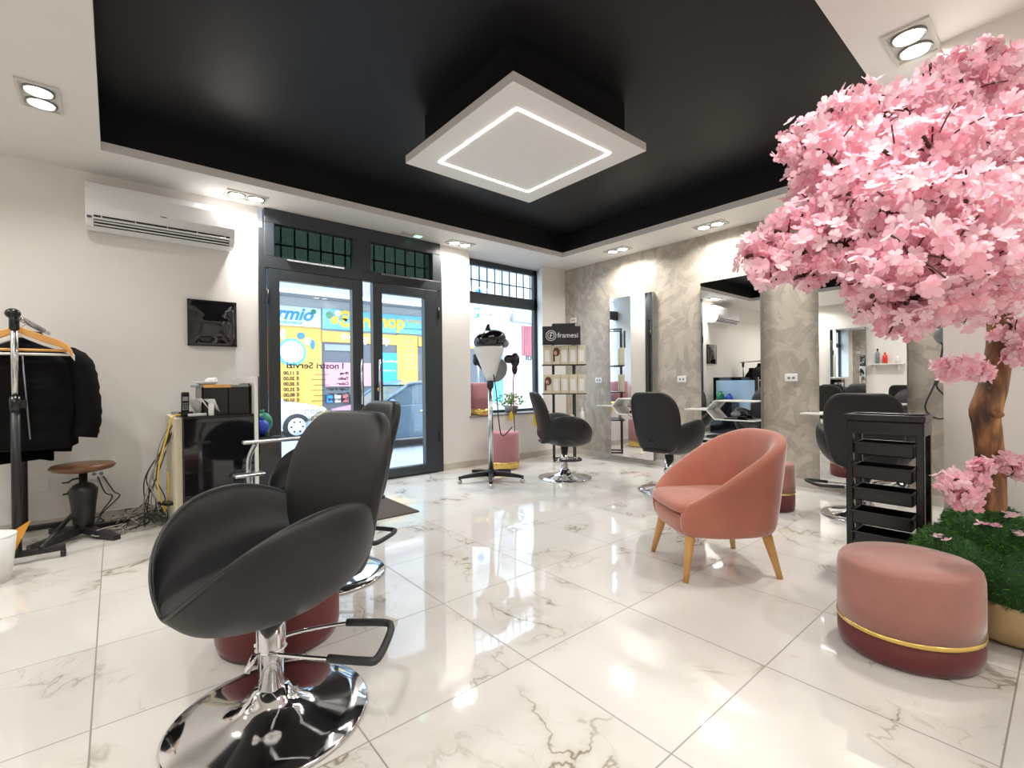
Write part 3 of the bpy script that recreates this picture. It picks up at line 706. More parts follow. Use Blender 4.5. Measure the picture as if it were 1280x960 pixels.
# ---------------------------------------------------------------- hood dryer
def hood_dryer():
    r = thing('hood_dryer', 'black and white hood hair dryer on a chrome pole and castors', 'hair dryer', (2.93, 3.83, 0))
    MB().lathe([(.001,.05),(.05,.05),(.05,.10),(.035,.12),(.001,.12)]).build('hub', M['blackplastic'], r)
    for k in range(5):
        a = R(-56+72*k); c_, s_ = math.cos(a), math.sin(a)
        lg = MB(); L = []
        for t, w, z0, z1 in ((.03,.032,.055,.105),(.14,.028,.055,.10),(.27,.022,.05,.082),(.34,.018,.045,.07)):
            L.append([(c_*t-s_*w, s_*t+c_*w, z0),(c_*t+s_*w, s_*t-c_*w, z0),(c_*t+s_*w*.7, s_*t-c_*w*.7, z1),(c_*t-s_*w*.7, s_*t+c_*w*.7, z1)])
        o = lg.loft(L, smooth=False).build('leg', M['blackplastic'], r, bevel=.004)
        MB().tube([(c_*.33-s_*.012, s_*.33+c_*.012, .022),(c_*.33+s_*.012, s_*.33-c_*.012, .022)], .022, 14).tube([(c_*.33, s_*.33, .022),(c_*.33, s_*.33, .05)], .007).build('castor', M['chrome2'], o)
    MB().lathe([(.001,.10),(.026,.10),(.026,.97),(.001,.97)], n=24).build('pole', M['chrome2'], r)
    MB().lathe([(.001,.95),(.034,.95),(.036,1.02),(.001,1.03)], n=24).build('clamp', M['rubber'], r)
    X = Vector((.765,-.644,0))
    loops = []
    for z, w, dd, off in ((1.02,.03,.03,0),(1.08,.06,.06,.0),(1.18,.10,.10,-.01),(1.28,.135,.13,-.01),(1.355,.155,.15,-.01),(1.365,.15,.145,-.01)):
        loops.append([X*(w*math.cos(2*PI*j/24)+off)+Vector((.644,.765,0))*(dd*math.sin(2*PI*j/24))+Vector((0,0,z)) for j in range(24)])
    MB().loft(loops).build('white_body', M['white'], r)
    rot = Matrix.Rotation(R(-40), 3, 'Z') @ Matrix.Rotation(R(-12), 3, 'Y')
    MB().ball((X.x*-.0, X.y*-.0, 1.435), (.168,.16,.105), 28, 16, rot).build('hood', M['blackgloss'], r)
    MB().tube([X*-.02+Vector((0,0,1.51)), X*-.015+Vector((0,0,1.60))], [.04,.012], 12).build('hood_fin', M['blackplastic'], r)
    MB().ball(X*.155+Vector((0,0,1.40)), (.04,.04,.045)).build('vent_cap', M['greyplastic'], r)
    MB().ball(X*.07+Vector((.05,.06,1.13)), (.10,.06,.13), 18, 10, Matrix.Rotation(R(-40),3,'Z') @ Matrix.Rotation(R(25),3,'Y')).build('rear_shell', M['greyplastic'], r)
    MB().ball(X*-.10+Vector((0,0,1.20)), (.035,.05,.12), 18, 10, Matrix.Rotation(R(-40),3,'Z') @ Matrix.Rotation(R(-35),3,'Y')).build('side_shell', M['blackplastic'], r)
    for dx, z, q in ((.20,1.24,(.065,.05,.045)),(.255,1.23,(.045,.05,.075)),(.25,1.14,(.028,.03,.06)),(-.145,1.225,(.025,.04,.05))):
        MB().ball(X*dx+Vector((0,0,z)), q, 16, 10).build('headphone', M['blackplastic'], r)
    MB().tube(bez([X*.26+Vector((0,0,1.17)), X*.235+Vector((0,0,1.02)), X*.235+Vector((0,0,.90)), X*.24+Vector((0,0,.62)), X*.245+Vector((0,0,.50))],20), .005, 6).build('hanging_cord', M['velvet_red'], r)
    MB().tube(bez([X*.0+Vector((-.02,-.05,1.2)), X*.03+Vector((0,-.05,.9)), X*.06+Vector((0,-.04,.6)), X*.12+Vector((0,0,.46)), X*.22+Vector((0,0,.55))],26), .006, 6).build('power_cord', M['cable_dark'], r)
hood_dryer()

# ---------------------------------------------------------------- product rack
def product_rack():
    X = Vector((.765,-.644,0)); Yd = Vector((.644,.765,0))
    r = thing('display_rack', 'black metal display rack with sign and cosmetics shelves', 'rack', (4.29, 4.09, 0), math.atan2(-.644,.765))
    # local: x along the rack front, y away from viewer
    fr = MB()
    for x in (-.13, .13):
        for y in (-.0, .16): fr.obox((x, y, .87), (.018,.018,1.72))
        fr.obox((x, .08, 1.72), (.018,.17,.018)).obox((x,.08,.02),(.018,.17,.018))
    for y in (0,.16): fr.obox((0,y,1.72),(.27,.018,.018)).obox((0,y,.03),(.27,.018,.018))
    fr.build('frame', M['blackmetal'], r)
    for z in (1.22,.86,.48): MB().box(-.27,.27,-.03,.17,z-.012,z).build('shelf', M['blackmetal'], r)
    s = MB().box(-.27,.20,-.05,-.03,1.46,1.69).build('sign', M['signblack'], r, bevel=.002)
    s['label'] = 'black brand sign lettered framesi'
    text('lettering', 'framesi', .088, M['signwhite'], s, (-.085,-.052,1.55), (1,0,0), extrude=.0015)
    for rad in (.062, .04): MB().tube([(-.165+rad*math.cos(q*PI/10), -.053, 1.575+rad*math.sin(q*PI/10)) for q in range(21)], .004, 6, False).build('logo_ring', M['signwhite'], s)
    MB().tube([(-.175,-.053,1.54),(-.165,-.053,1.60),(-.145,-.053,1.61)], .005, 6).tube([(-.185,-.053,1.575),(-.15,-.053,1.575)], .004, 6).build('logo_mark', M['signwhite'], s)
    return r
product_rack()
RK = Matrix.Translation((4.29,4.09,0)) @ Matrix.Rotation(math.atan2(-.644,.765), 4, 'Z')
def carton(x, z, w, h, label, dp=.06, face=None):
    p = RK @ Vector((x, .03, z))
    r = thing('product_carton', label, 'carton', p, math.atan2(-.644,.765), 'cosmetics cartons on the display rack')
    MB().box(-w/2, w/2, -dp, 0, 0, h).build('box', M['cream'], r, bevel=.002)
    if face:
        MB().ball((0, -dp-.001, h*.62), (.028,.004,.038), 14, 8).build('printed_face', M['skin'], r)
        MB().ball((.008, -dp-.0005, h*.66), (.042,.004,.055), 14, 8).box(-.035,-.012,-dp-.003,-dp,h*.15,h*.6).build('printed_hair', M['hair'], r)
    else:
        MB().box(-w*.28, w*.28, -dp-.001, -dp, h*.15, h*.75).build('printed_bottle', M['signwhite'], r)
pos = ['far left', 'left of centre', 'centre', 'right of centre', 'far right']
for si, (z, nm) in enumerate(((1.22,'upper'),(.86,'middle'))):
    for k in range(5):
        face = (si == 0 and k == 1) or (si == 1 and k == 0)
        carton(-.212+.106*k, z, .10, .235, ('cream carton printed with a woman\'s face, %s shelf' % nm) if face else 'cream cosmetics carton, %s on the %s rack shelf' % (pos[k], nm), face=face)
for k in range(4): carton(-.19+.09*k, .48, .07, .11, 'small cream carton, %s on the lowest rack shelf' % pos[k], .04)
def bottle(loc, h, rad, mat, label, grp=None, cap=None):
    r = thing('bottle', label, 'bottle', loc, 0, grp)
    MB().lathe([(.001,0),(rad,0),(rad,h*.7),(rad*.4,h*.8),(rad*.4,h*.86),(.001,h*.86)], n=20).build('body', mat, r)
    MB().lathe([(.001,h*.84),(rad*.45,h*.84),(rad*.4,h),(.001,h)], n=16).build('cap', cap or M['white'], r)
p = RK @ Vector((.22, .02, .48)); bottle(p, .20, .025, M['white'], 'white bottle at the right end of the lowest rack shelf')

# ---------------------------------------------------------------- window plant and things on the sill
def sill_plant():
    r = thing('potted_plant', 'bushy green plant in a low pot on the window sill', 'plant', (3.98, YA+.10, WZ0+.02))
    MB().lathe([(.001,0),(.075,0),(.09,.09),(.08,.09),(.001,.085)]).build('pot', M['potgrey'], r)
    m = MB(); rnd = random.Random(3)
    for i in range(230):
        a = rnd.uniform(0, 2*PI); rr = rnd.uniform(.0,.19); z = .10+rnd.uniform(-.02,.17)*(1-rr*2.0)
        c = Vector((rr*math.cos(a)*1.25, rr*math.sin(a)*.6, z)); d = Vector((rnd.uniform(-1,1), rnd.uniform(-1,1), rnd.uniform(-.3,1))).normalized(); s = d.cross(Vector((rnd.random(),rnd.random(),rnd.random()))).normalized()
        L = rnd.uniform(.025,.045); w = L*.33
        m.add([c, c+d*L*.5+s*w, c+d*L, c+d*L*.5-s*w], [(0,1,2,3)])
    m.build('foliage', M['leafgreen'], r)
    MB().tube([(0,0,.08),(0,0,.16)], .012).build('stem', M['twig'], r)
sill_plant()
for x, z, h, lab in ((3.86,.60,.14,'yellow paper tag hanging from the sill beside the dryer'), (4.27,.50,.20,'yellow long tag hanging under the window beside the rack')):
    r = thing('yellow_tag', lab, 'tag', (x, YA-.05, z-.1), 0, 'yellow hanging tags')
    MB().loft([[(w_*math.cos(q*PI/6), -.004+y_, h/2+zz+0*q) for q in range(12)] for w_, y_, zz in ((.004,0,-h/2),)], cap=False) if False else None
    pts = [(.03*math.sin(PI*t)*1.0, 0, h*t) for t in [i/8 for i in range(9)]] + [(-.03*math.sin(PI*t), 0, h*t) for t in [i/8 for i in range(7,0,-1)]]
    MB().loft([[(p_[0], -.004, p_[2]) for p_ in pts], [(p_[0], .004, p_[2]) for p_ in pts]], smooth=False).build('tag_body', M['yellow'], r)
    MB().tube([(0,0,h-.01),(0,.02,h+.04),(0,.045,h+.06)], .002, 5).build('string', M['cable_dark'], r)

# ---------------------------------------------------------------- clothes rail and jackets
def clothes_rail():
    r = thing('clothes_rail', 'black and chrome clothes rail on castors at the left', 'clothes rail')
    n0, n1 = (-.43, 3.86), (-.47, 4.52)
    T = []
    for (x, y), ztop in ((n0, 1.42), (n1, 1.37)):
        MB().tube([(x,y,.06),(x,y,.93)], .021, 16).build('lower_post', M['blackmetal'], r)
        MB().tube([(x,y,.9),(x,y,ztop-.03)], .016, 16).build('chrome_post', M['chrome2'], r)
        MB().lathe([(.001,0),(.026,0),(.026,.08),(.001,.08)], (x,y,.87), 16).box(x+.02,x+.045,y-.012,y+.012,.885,.93).build('height_clamp', M['blackplastic'], r)
        MB().lathe([(.001,0),(.022,0),(.022,.09),(.001,.095)], (x,y,ztop-.09), 16).ball((x-.005,y-.0,ztop+.0), (.034,.03,.03)).build('end_cap', M['blackplastic'], r)
        MB().obox((x-.03, y, .055), (.46,.032,.035)).build('foot', M['blackmetal'], r, bevel=.005)
        for dx in (-.24, .19):
            MB().tube([(x+dx-.012,y,.022),(x+dx+.012,y,.022)], .023, 16).tube([(x+dx,y,.02),(x+dx,y,.05)], .008).build('castor', M['blackplastic'], r)
    MB().tube([(n0[0],n0[1],1.41),(n1[0]+.13,n1[1],1.37)], .012, 12).build('hanging_bar', M['chrome2'], r)
    MB().tube([(n0[0]+.10,n0[1]-.02,.075),(n1[0]+.25,n1[1]-.12,.14)], .014, 8).build('brace', M['blackmetal'], r)
    for k in range(14):
        y = 3.93+.035*k; t = (y-3.86)/.66
        MB().tube([(n0[0]+.09*t+.0145*math.cos(q*PI/6), y, 1.41-.04*t+.0145*math.sin(q*PI/6)) for q in range(13)], .0022, 5, False).build('hook_ring', M['chrome'], r)
clothes_rail()
def hanger(x, y, z, w, mat, label):
    r = thing('clothes_hanger', label, 'hanger', (x, y, z), R(-6), 'clothes hangers on the rail')
    L = bez([(-w,0,-.125),(-w*.85,0,-.075),(-w*.4,0,-.03),(-.03,0,0),(0,0,.012),(.03,0,0),(w*.4,0,-.03),(w*.85,0,-.075),(w,0,-.125)], 24)
    loops = []
    for i, p in enumerate(L):
        tt = abs(p.x)/w; h = .018+.004*math.sin(tt*3)
        loops.append([(p.x,-.012,p.z-h),(p.x,.012,p.z-h),(p.x,.012,p.z+h),(p.x,-.012,p.z+h)])
    MB().loft(loops, smooth=False).build('shoulder', mat, r, bevel=.004)
    MB().tube([(-w*.9,0,-.105),(w*.9,0,-.105)], .008, 10).build('trouser_bar', mat, r)
    MB().tube(bez([(0,0,.01),(0,0,.05),(.02,0,.075),(.0,0,.095),(-.02,0,.08)],14), .0025, 6).build('hook', M['chrome'], r)
hanger(-.425, 3.93, 1.325, .235, M['hangerwood'], 'front wooden coat hanger, empty, on the clothes rail')
hanger(-.42, 4.02, 1.305, .235, M['white'], 'white coat hanger just behind the wooden one')
def jacket(label, x, y, mat, w, ztop, zbot, quilt, seed):
    r = thing('hanging_jacket', label, 'jacket', (x, y, 0), R(-4), 'black jackets on the clothes rail')
    rnd = random.Random(seed)
    loops = []; nz = 30
    for i in range(nz+1):
        t = i/nz; z = ztop-(ztop-zbot)*t
        if t < .18: hw = w*(.20+.80*(t/.18)**.55)
        else: hw = w*(1.0+.03*math.sin(t*5))
        d = .045+.055*min(1, t/.2)
        q = quilt*abs(math.sin(i*PI/2.5))
        L = []
        for j in range(28):
            a = 2*PI*j/28; ca, sa = math.cos(a), math.sin(a)
            L.append((hw*math.copysign(abs(ca)**.7, ca)*(1+.02*math.sin(5*a+seed)), (d+q)*math.copysign(abs(sa)**.8, sa)+.012*math.sin(8*a+3*t), z + .012*math.sin(3*a+seed)*(t > .9)))
        loops.append(L)
    MB().loft(loops).build('body', mat, r)
    for s in (-1, 1):
        pts = bez([(s*w*.72,0,ztop-.07),(s*w*1.0,-.0,ztop-.15),(s*w*1.12,-.01,ztop-.30),(s*w*1.17,-.02,ztop-.48),(s*w*1.10,-.03,zbot+.05)], 26)
        rr = [.052+.022*min(1, k/5)+quilt*.8*abs(math.sin(k*PI/2.6)) - .012*(k/len(pts)) for k in range(len(pts))]
        MB().tube(pts, rr, 16).build('sleeve', mat, r)
    loops = []
    for z_, w_, d_ in ((ztop-.035,.085,.055),(ztop+.0,.10,.06),(ztop+.04,.095,.055),(ztop+.055,.085,.045)):
        loops.append([(w_*math.cos(2*PI*j/20), d_*math.sin(2*PI*j/20), z_) for j in range(20)])
    MB().loft(loops).build('collar', mat, r)
    MB().tube([(.02,-.11,ztop-.10),(.05,-.118,zbot+.06)], .004, 6).build('zip', M['greyplastic'], r)
jacket('quilted black padded jacket on the rail, its right sleeve showing', -.43, 4.15, M['fabric_black'], .255, 1.29, .63, .010, 1)
jacket('plain black jacket hanging behind the quilted one, its hem lower', -.50, 4.35, M['fabric_velour'], .20, 1.20, .53, .0, 5)
# ---------------------------------------------------------------- work stool
def stool():
    r = thing('work_stool', 'round brown leather stool on a black cast pedestal', 'stool', (-.165, 4.27, 0))
    MB().lathe([(.001,.435),(.10,.437),(.155,.452),(.172,.470),(.158,.486),(.09,.496),(.001,.497)], n=40).build('seat', M['brownleather'], r)
    MB().lathe([(.001,.05),(.052,.05),(.058,.12),(.066,.22),(.078,.315),(.052,.35),(.022,.365),(.022,.437),(.001,.437)], n=28).build('pedestal', M['blackmetal'], r)
    for k in range(4):
        a = R(35+90*k); c_, s_ = math.cos(a), math.sin(a); L = []
        for t, w, z0, z1 in ((.02,.03,.03,.075),(.15,.026,.01,.055),(.30,.022,.0,.035)):
            L.append([(c_*t-s_*w, s_*t+c_*w, z0),(c_*t+s_*w, s_*t-c_*w, z0),(c_*t+s_*w, s_*t-c_*w, z1),(c_*t-s_*w, s_*t+c_*w, z1)])
        MB().loft(L, smooth=False).build('leg', M['blackmetal'], r, bevel=.005)
    MB().tube([(-.0,-.03,.40),(-.05,-.04,.395),(-.07,-.05,.38),(-.10,-.05,.38)], .006).build('height_lever', M['blackmetal'], r)
    MB().tube([(-.06,0,.30),(-.10,-.01,.298)], .006).build('lock_knob', M['blackmetal'], r)
stool()
r = thing('waste_bin', 'white round waste bin cut by the left edge', 'bin', (-.525, 3.60, 0))
MB().lathe([(.001,0),(.105,0),(.125,.235),(.118,.235),(.10,.012),(.001,.012)], n=36).build('bin_body', M['white'], r)
MB().tube([(.1225*math.cos(q*PI/18),.1225*math.sin(q*PI/18),.236) for q in range(37)], .004, 6, False).build('rim', M['white'], r)
r = thing('orange_folder', 'orange plastic folder standing in the white bin', 'folder', (-.46, 3.72, .10))
MB().loft([[(x, y_+d_, z) for x, y_, z in ((-.08,0,-.085),(.0,.02,-.085),(.10,.03,.165),(.02,.02,.11))] for d_ in (0, .004)], smooth=False).build('sheet', M['orange'], r)

# ---------------------------------------------------------------- reception desk
r = thing('reception_desk', 'glossy black reception desk with a white edged front panel', 'desk')
MB().box(.34,.75,3.72,4.52,0,.785).build('cabinet', M['blackgloss'], r, bevel=.003)
MB().box(.335,.75,3.715,4.53,.785,.80).build('worktop', M['blackplastic'], r, bevel=.002)
MB().box(.30,.338,3.76,4.50,.0,.785).build('side_panel', M['cream'], r, bevel=.002)
MB().box(.752,.775,3.70,4.54,.0,1.06).build('front_panel', M['whitegloss'], r, bevel=.003)
MB().box(.776,.782,3.70,4.54,.0,1.06).build('front_frame', M['blackgloss'], r)
MB().box(.783,.788,3.76,4.48,.25,1.0).build('glass_front', pbr('glass_blue_reflection', (.42,.58,.75), .08), r)  # blue reflection of the doorway painted into the panel colour
r = thing('paper_tray_box', 'open black storage box standing on the reception desk', 'box', (0,0,.80))
b_ = MB().box(.45,.74,3.78,3.79,0,.19).box(.45,.46,3.78,4.1,0,.19).box(.73,.74,3.78,4.1,0,.215).box(.60,.61,3.78,4.1,0,.19).box(.45,.74,4.09,4.10,0,.19)
b_.build('body', M['blackplastic'], r, bevel=.002)
MB().box(.42,.73,3.77,4.11,.19,.205).build('lid', M['greyplastic'], r, bevel=.002); MB().box(.46,.62,3.765,3.78,.187,.208).build('wood_edge', M['hangerwood'], r)
r = thing('white_bowl', 'white shallow bowl on top of the black desk box', 'bowl', (.50, 3.95, 1.005))
MB().lathe([(.001,0),(.04,0),(.085,.025),(.08,.026),(.038,.006),(.001,.006)]).build('bowl', M['white'], r); MB().ball((.02,0,.03),(.03,.03,.022)).ball((.05,.02,.035),(.02,.02,.02)).build('contents', M['signwhite'], r)
r = thing('cordless_phone', 'black cordless telephone handset upright in its cradle', 'telephone', (.36, 3.80, .80))
MB().box(-.04,.04,-.035,.035,0,.03).build('cradle', M['blackplastic'], r, bevel=.006)
hs = MB().obox((0,.01,.09), (.045,.022,.14), 0, (.15,'X')).build('handset', M['blackplastic'], r, bevel=.008, seg=3)
MB().obox((0,-.007,.115), (.03,.002,.028), 0, (.15,'X')).build('screen', M['greyplastic'], hs); k_ = MB()
for a_ in range(3):
    for b2 in range(4): k_.obox((-.011+.011*a_, .004-.003*b2, .085-.013*b2), (.007,.022,.007), 0, (.15,'X'))
k_.build('keypad', M['greyplastic'], hs)
r = thing('paper_sheets', 'loose white paper sheets leaning on the desk box', 'paper', (.44, 3.84, .805))
for q in ((0,.0,.06,.5),(.035,-.03,.055,.9)): MB().obox((q[0],q[1],q[2]), (.12,.16,.0012), q[3], (1.0,'Y')).build('sheet', M['paper'], r)
tag(MB().box(.485,.515,3.745,3.77,.80,.88).build('white_carton', M['white'], bevel=.002), 'small white upright carton beside the desk box', 'carton')
tag(MB().obox((.42,3.77,.808),(.10,.05,.016),.3).build('notepad', M['signwhite'], bevel=.003), 'white notepad lying on the desk edge by the phone', 'notepad')
# bags behind the desk
r = thing('side_cabinet', 'low black cabinet between desk and door', 'cabinet'); MB().box(.80,1.0,4.05,4.50,.012,.60).build('carcass', M['blackgloss'], r, bevel=.004); MB().box(.805,.995,4.035,4.05,.03,.58).build('door', M['blackgloss'], r, bevel=.003); MB().box(.805,.995,4.06,4.49,0,.012).build('plinth', M['blackmetal'], r)
r = thing('blue_bag', 'crumpled blue bag on the low black cabinet', 'bag', (.885, 4.18, .60)); MB().ball((0,0,.065),(.07,.06,.066),14,10).build('sack', M['blue'], r); MB().tube([(0,0,.12),(.01,0,.145)],[.02,.03]).build('knot', M['blue'], r)
r = thing('green_bag', 'crumpled green bag behind the blue one', 'bag', (.93, 4.33, .60)); MB().ball((0,0,.09),(.085,.07,.09),14,10).build('sack', M['green'], r); MB().tube([(0,0,.16),(-.01,0,.19)],[.02,.035]).build('knot', M['green'], r)

def cables():
    rnd = random.Random(11)
    r = thing('cable_tangle', 'tangle of grey, black and yellow cables spilling down beside the desk', 'cables', (0,0,0))
    for k in range(26):
        mat = M['cable_grey'] if k % 3 else M['cable_dark']
        x, y = rnd.uniform(-.10,.27), rnd.uniform(4.2,4.55); pts = [(x, y, .01)]
        for i in range(6):
            x = min(.28, max(-.12, x+rnd.uniform(-.13,.13))); y = min(4.60, max(4.12, y+rnd.uniform(-.09,.09)))
            pts.append((x, y, max(.008, rnd.uniform(0,.12)*(1-abs(x-.2)*1.8))))
        MB().tube(bez(pts, 36), .0045, 5).build('cable', mat, r)
    for k in range(9):
        a = rnd.uniform(0,1); mat = (M['cable_dark'], M['cable_grey'])[k % 2]
        MB().tube(bez([(.325, 3.85+.3*a, .79),(.29-.05*rnd.random(), 3.9+.3*a, .62),(.24-.08*rnd.random(), 4.0+.2*a, .38),(.27-.12*rnd.random(), 4.1+.2*a, .18),(.15+.1*rnd.random(),4.3,.02)], 26), .004, 5).build('cable', mat, r)
    MB().tube(bez([(.36,3.78,.81),(.29,3.76,.80),(.255,3.80,.66),(.22,3.86,.48),(.22,3.95,.30),(.26,4.05,.14)], 30), .0055, 6).build('yellow_cable', M['cable_yellow'], r)
    MB().tube(bez([(.26,4.05,.14),(.28,4.0,.3),(.27,3.95,.42)], 12), .0055, 6).build('yellow_cable', M['cable_yellow'], r)
    for k in range(2): MB().tube(bez([(-.10+.03*k,4.64,.34),(-.06+.05*k,4.62,.22),(-.02+.04*k,4.60,.18),(-.09,4.58,.05),(.02,4.5,.01)], 20), .0045, 5).build('plug_cable', M['cable_dark'], r)
    MB().obox((.27,4.0,.2),(.06,.12,.02),.4).build('power_strip', M['blackplastic'], r, bevel=.003)
cables()
tag(MB().box(.86,1.81,3.29,4.30,.0,.010).build('doormat', M['mat_brown'], bevel=.003), 'dark brown rectangular doormat inside the shop door', 'doormat')

# ---------------------------------------------------------------- lamp stand behind the tree
def heat_lamp():
    r = thing('hair_heat_lamp', 'black stand with round grey hair processor heads behind the tree', 'hair processor', (4.42, .52, 0))
    MB().tube([(0,0,.06),(0,0,1.75)], .018, 14).build('pole', M['blackmetal'], r)
    for z in (.52,.83,1.2): MB().lathe([(.001,0),(.028,0),(.028,.05),(.001,.05)], (0,0,z), 14).build('collar', M['blackplastic'], r)
    for k in range(3):
        a = R(60+120*k); MB().tube([(0,0,.30),(.25*math.cos(a)*.9,.25*math.sin(a)*.4,.03)], .012, 8).tube([(.225*math.cos(a),.1*math.sin(a),.018),(.245*math.cos(a),.1*math.sin(a),.018)], .018, 12).build('leg', M['blackmetal'], r)
    for k, (x, y, z) in enumerate(((-.12,.06,1.42),(-.02,.02,1.30),(-.20,.18,1.45))):
        h = MB().ball((x,y,z),(.05,.10,.085),18,10).build('lamp_head', M['greyplastic'], r)
        MB().tube([(x,y,z),(0,0,z+.05)], .010, 8).build('arm', M['blackmetal'], h)
    MB().ball((-.02,.02,1.18),(.035,.035,.05)).build('joint', M['blackplastic'], r)
    MB().tube(bez([(-.02,.06,1.28),(-.03,.10,1.0),(-.05,.16,.80),(-.04,.10,.72),(0,.02,.74)],24), .006, 6).tube(bez([(-.05,.08,1.28),(-.02,.04,1.1),(-.04,.10,.95),(-.01,.03,.85)],20), .006, 6).build('cord', M['cable_dark'], r)
heat_lamp()

# ---------------------------------------------------------------- blossom tree
BL = [(1.616,.539,1.727,.064),(1.637,.52,1.619,.069),(1.769,.475,1.822,.076),(1.885,.444,1.906,.068),(1.632,.46,1.649,.09),(1.831,.424,1.745,.101),(1.594,.491,1.484,.08),(1.53,.544,1.432,.066),(1.466,.598,1.372,.062),(1.434,.559,1.319,.05),(1.501,.503,1.357,.068),(1.509,.496,1.296,.041),(2.063,.359,1.901,.103),(2.259,.326,2.02,.092),(2.293,.298,2.094,.063),(2.315,.213,2.1,.067),(2.35,.185,2.122,.05),(2.209,.237,1.953,.103),(2.292,.167,1.979,.092),(2.348,.12,2.005,.081),(1.713,.326,1.624,.103),(1.726,.25,1.622,.105),(1.871,.193,1.667,.114),(2.022,.132,1.691,.114),(1.573,.378,1.503,.099),(1.514,.297,1.423,.097),(1.518,.228,1.414,.097),(1.593,.165,1.423,.101),(1.804,.119,1.448,.106),(1.538,.407,1.371,.088),(1.482,.323,1.311,.085),(1.422,.242,1.275,.084),(1.486,.189,1.284,.086),(1.628,.135,1.286,.089),(1.761,.088,1.308,.081),(1.489,.317,1.226,.069),(1.486,.254,1.191,.066),(1.543,.206,1.204,.066),(1.667,.167,1.218,.069),(1.571,.379,1.283,.048),(1.535,.278,1.159,.049),(1.581,.239,1.164,.041),(2.033,.186,1.214,.059),(2.008,.142,1.237,.057),(1.589,.364,1.188,.035),(2.019,.461,1.721,.112),(2.201,.373,1.699,.144),(2.401,.27,1.717,.148),(2.587,.18,1.736,.152),(2.111,.318,1.468,.135),(2.397,.208,1.495,.144),(2.008,.404,1.496,.108),(1.843,.543,1.634,.081),(2.086,.078,1.761,.095),(2.103,.064,1.619,.107),(2.119,.049,1.453,.107),(2.25,.07,1.333,.101),(2.465,.021,1.625,.122),(2.298,.29,1.036,.046),(2.38,.246,1.036,.047),(2.444,.219,1.024,.032),(2.55,.143,1.153,.053),(2.565,.13,1.079,.041),(2.327,.289,.621,.044),(2.333,.258,.57,.037),(2.399,.229,.628,.029),(2.413,.218,.681,.026),(2.575,.16,.674,.036),(2.616,.125,.659,.048)]
def flower(m, tones, c, n, rad, rnd):
    a = n.orthogonal().normalized(); b = n.cross(a); ph = rnd.uniform(0, 2*PI); tone = rnd.random()
    for k in range(5):
        t = ph+2*PI*k/5; d = a*math.cos(t)+b*math.sin(t); s = a*-math.sin(t)+b*math.cos(t)
        cup = rnd.uniform(.15,.55); R_ = rad*rnd.uniform(.85,1.1)
        U = n*R_*cup
        p = [c, c+d*R_*.42+s*R_*.30+U*.3, c+d*R_*.75+s*R_*.38+U*.6, c+d*R_*1.0+s*R_*.17+U*.95, c+d*R_*.93+U*.75, c+d*R_*1.0-s*R_*.17+U*.95, c+d*R_*.75-s*R_*.38+U*.6, c+d*R_*.42-s*R_*.30+U*.3]
        m.add(p, [(0,1,2),(0,2,3,4),(0,4,5,6),(0,6,7)]); tv = min(1, max(0, tone+rnd.uniform(-.25,.25))); tones += [tv]*4
def tree():
    rnd = random.Random(5)
    r = thing('blossom_tree', 'artificial pink cherry blossom tree with a crooked brown trunk', 'tree', (2.62,.20,0))
    O = Vector((2.62,.20,0))
    tp = [Vector(p)-O for p in ((2.615,.212,.36),(2.618,.214,.50),(2.625,.214,.66),(2.606,.222,.80),(2.600,.225,.87),(2.620,.205,.97),(2.645,.192,1.09),(2.655,.186,1.18),(2.642,.195,1.29),(2.638,.20,1.42),(2.60,.205,1.56),(2.52,.215,1.68))]
    rr = [.047,.045,.043,.043,.048,.043,.040,.040,.038,.034,.030,.024]
    L = []
    tr = MB(); P = bez(tp, 44)
    for i in range(len(P)): L.append(rr[min(len(rr)-1, int(i/len(P)*len(rr)))]*(1+.06*math.sin(i*1.7)))
    L = [sum(L[max(0,i-1):i+2])/len(L[max(0,i-1):i+2]) for i in range(len(L))]
    tr.tube(P, L, 16)
    tr.ball(Vector((2.60,.165,1.19))-O, (.022,.02,.022)).ball(Vector((2.56,.19,.86))-O, (.02,.02,.014))
    tr.build('trunk', M['bark'], r)
    groups = {}
    for i, (x, y, z, q) in enumerate(BL):
        c = Vector((x,y,z))-O
        if z > 1.12: start = P[min(len(P)-1, int(len(P)*(.80+.19*rnd.random())))]
        else: start = min(P, key=lambda p_: abs(p_.z-c.z+.02))
        mid = (start+c)/2+Vector((0,0,-.03+rnd.uniform(-.03,.05)))
        d = (c-start).normalized()
        B = MB().tube(bez([start, mid, c, c+d*q*.8], 14), [.013 if z > 1.12 else .005]*1+[.011 if z > 1.12 else .004]*4+[.006 if z > 1.12 else .003]*5+[.0035]*20 if False else .0055 if z > 1.12 else .003, 6)
        for k in range(7):
            v_ = Vector((rnd.gauss(0,1), rnd.gauss(0,1), rnd.gauss(0,1))).normalized()*q*rnd.uniform(.8,1.15)
            B.tube(bez([c, c+v_*.5+Vector((0,0,.01)), c+v_], 6), .0022, 5)
        br = B.build('branch', M['twig'], r)
        m = MB(); tones = []
        n_ = int(24+ (q/.1)**2*105)
        for k in range(n_):
            dv = Vector((rnd.gauss(0,1), rnd.gauss(0,1), rnd.gauss(0,1))).normalized()
            rad = q*(.35+.85*rnd.random()**.8)
            pos = c+Vector((dv.x*rad, dv.y*rad, dv.z*rad*.9))
            nn = (dv+Vector((rnd.gauss(0,.5), rnd.gauss(0,.5), rnd.gauss(0,.5)))).normalized()
            if pos.x+O.x > 2.97 and pos.y+O.y < .45: continue
            flower(m, tones, pos, nn, rnd.uniform(.015,.028), rnd)
        m.build('blossom', M['petal'], br, attr=tones)
tree()
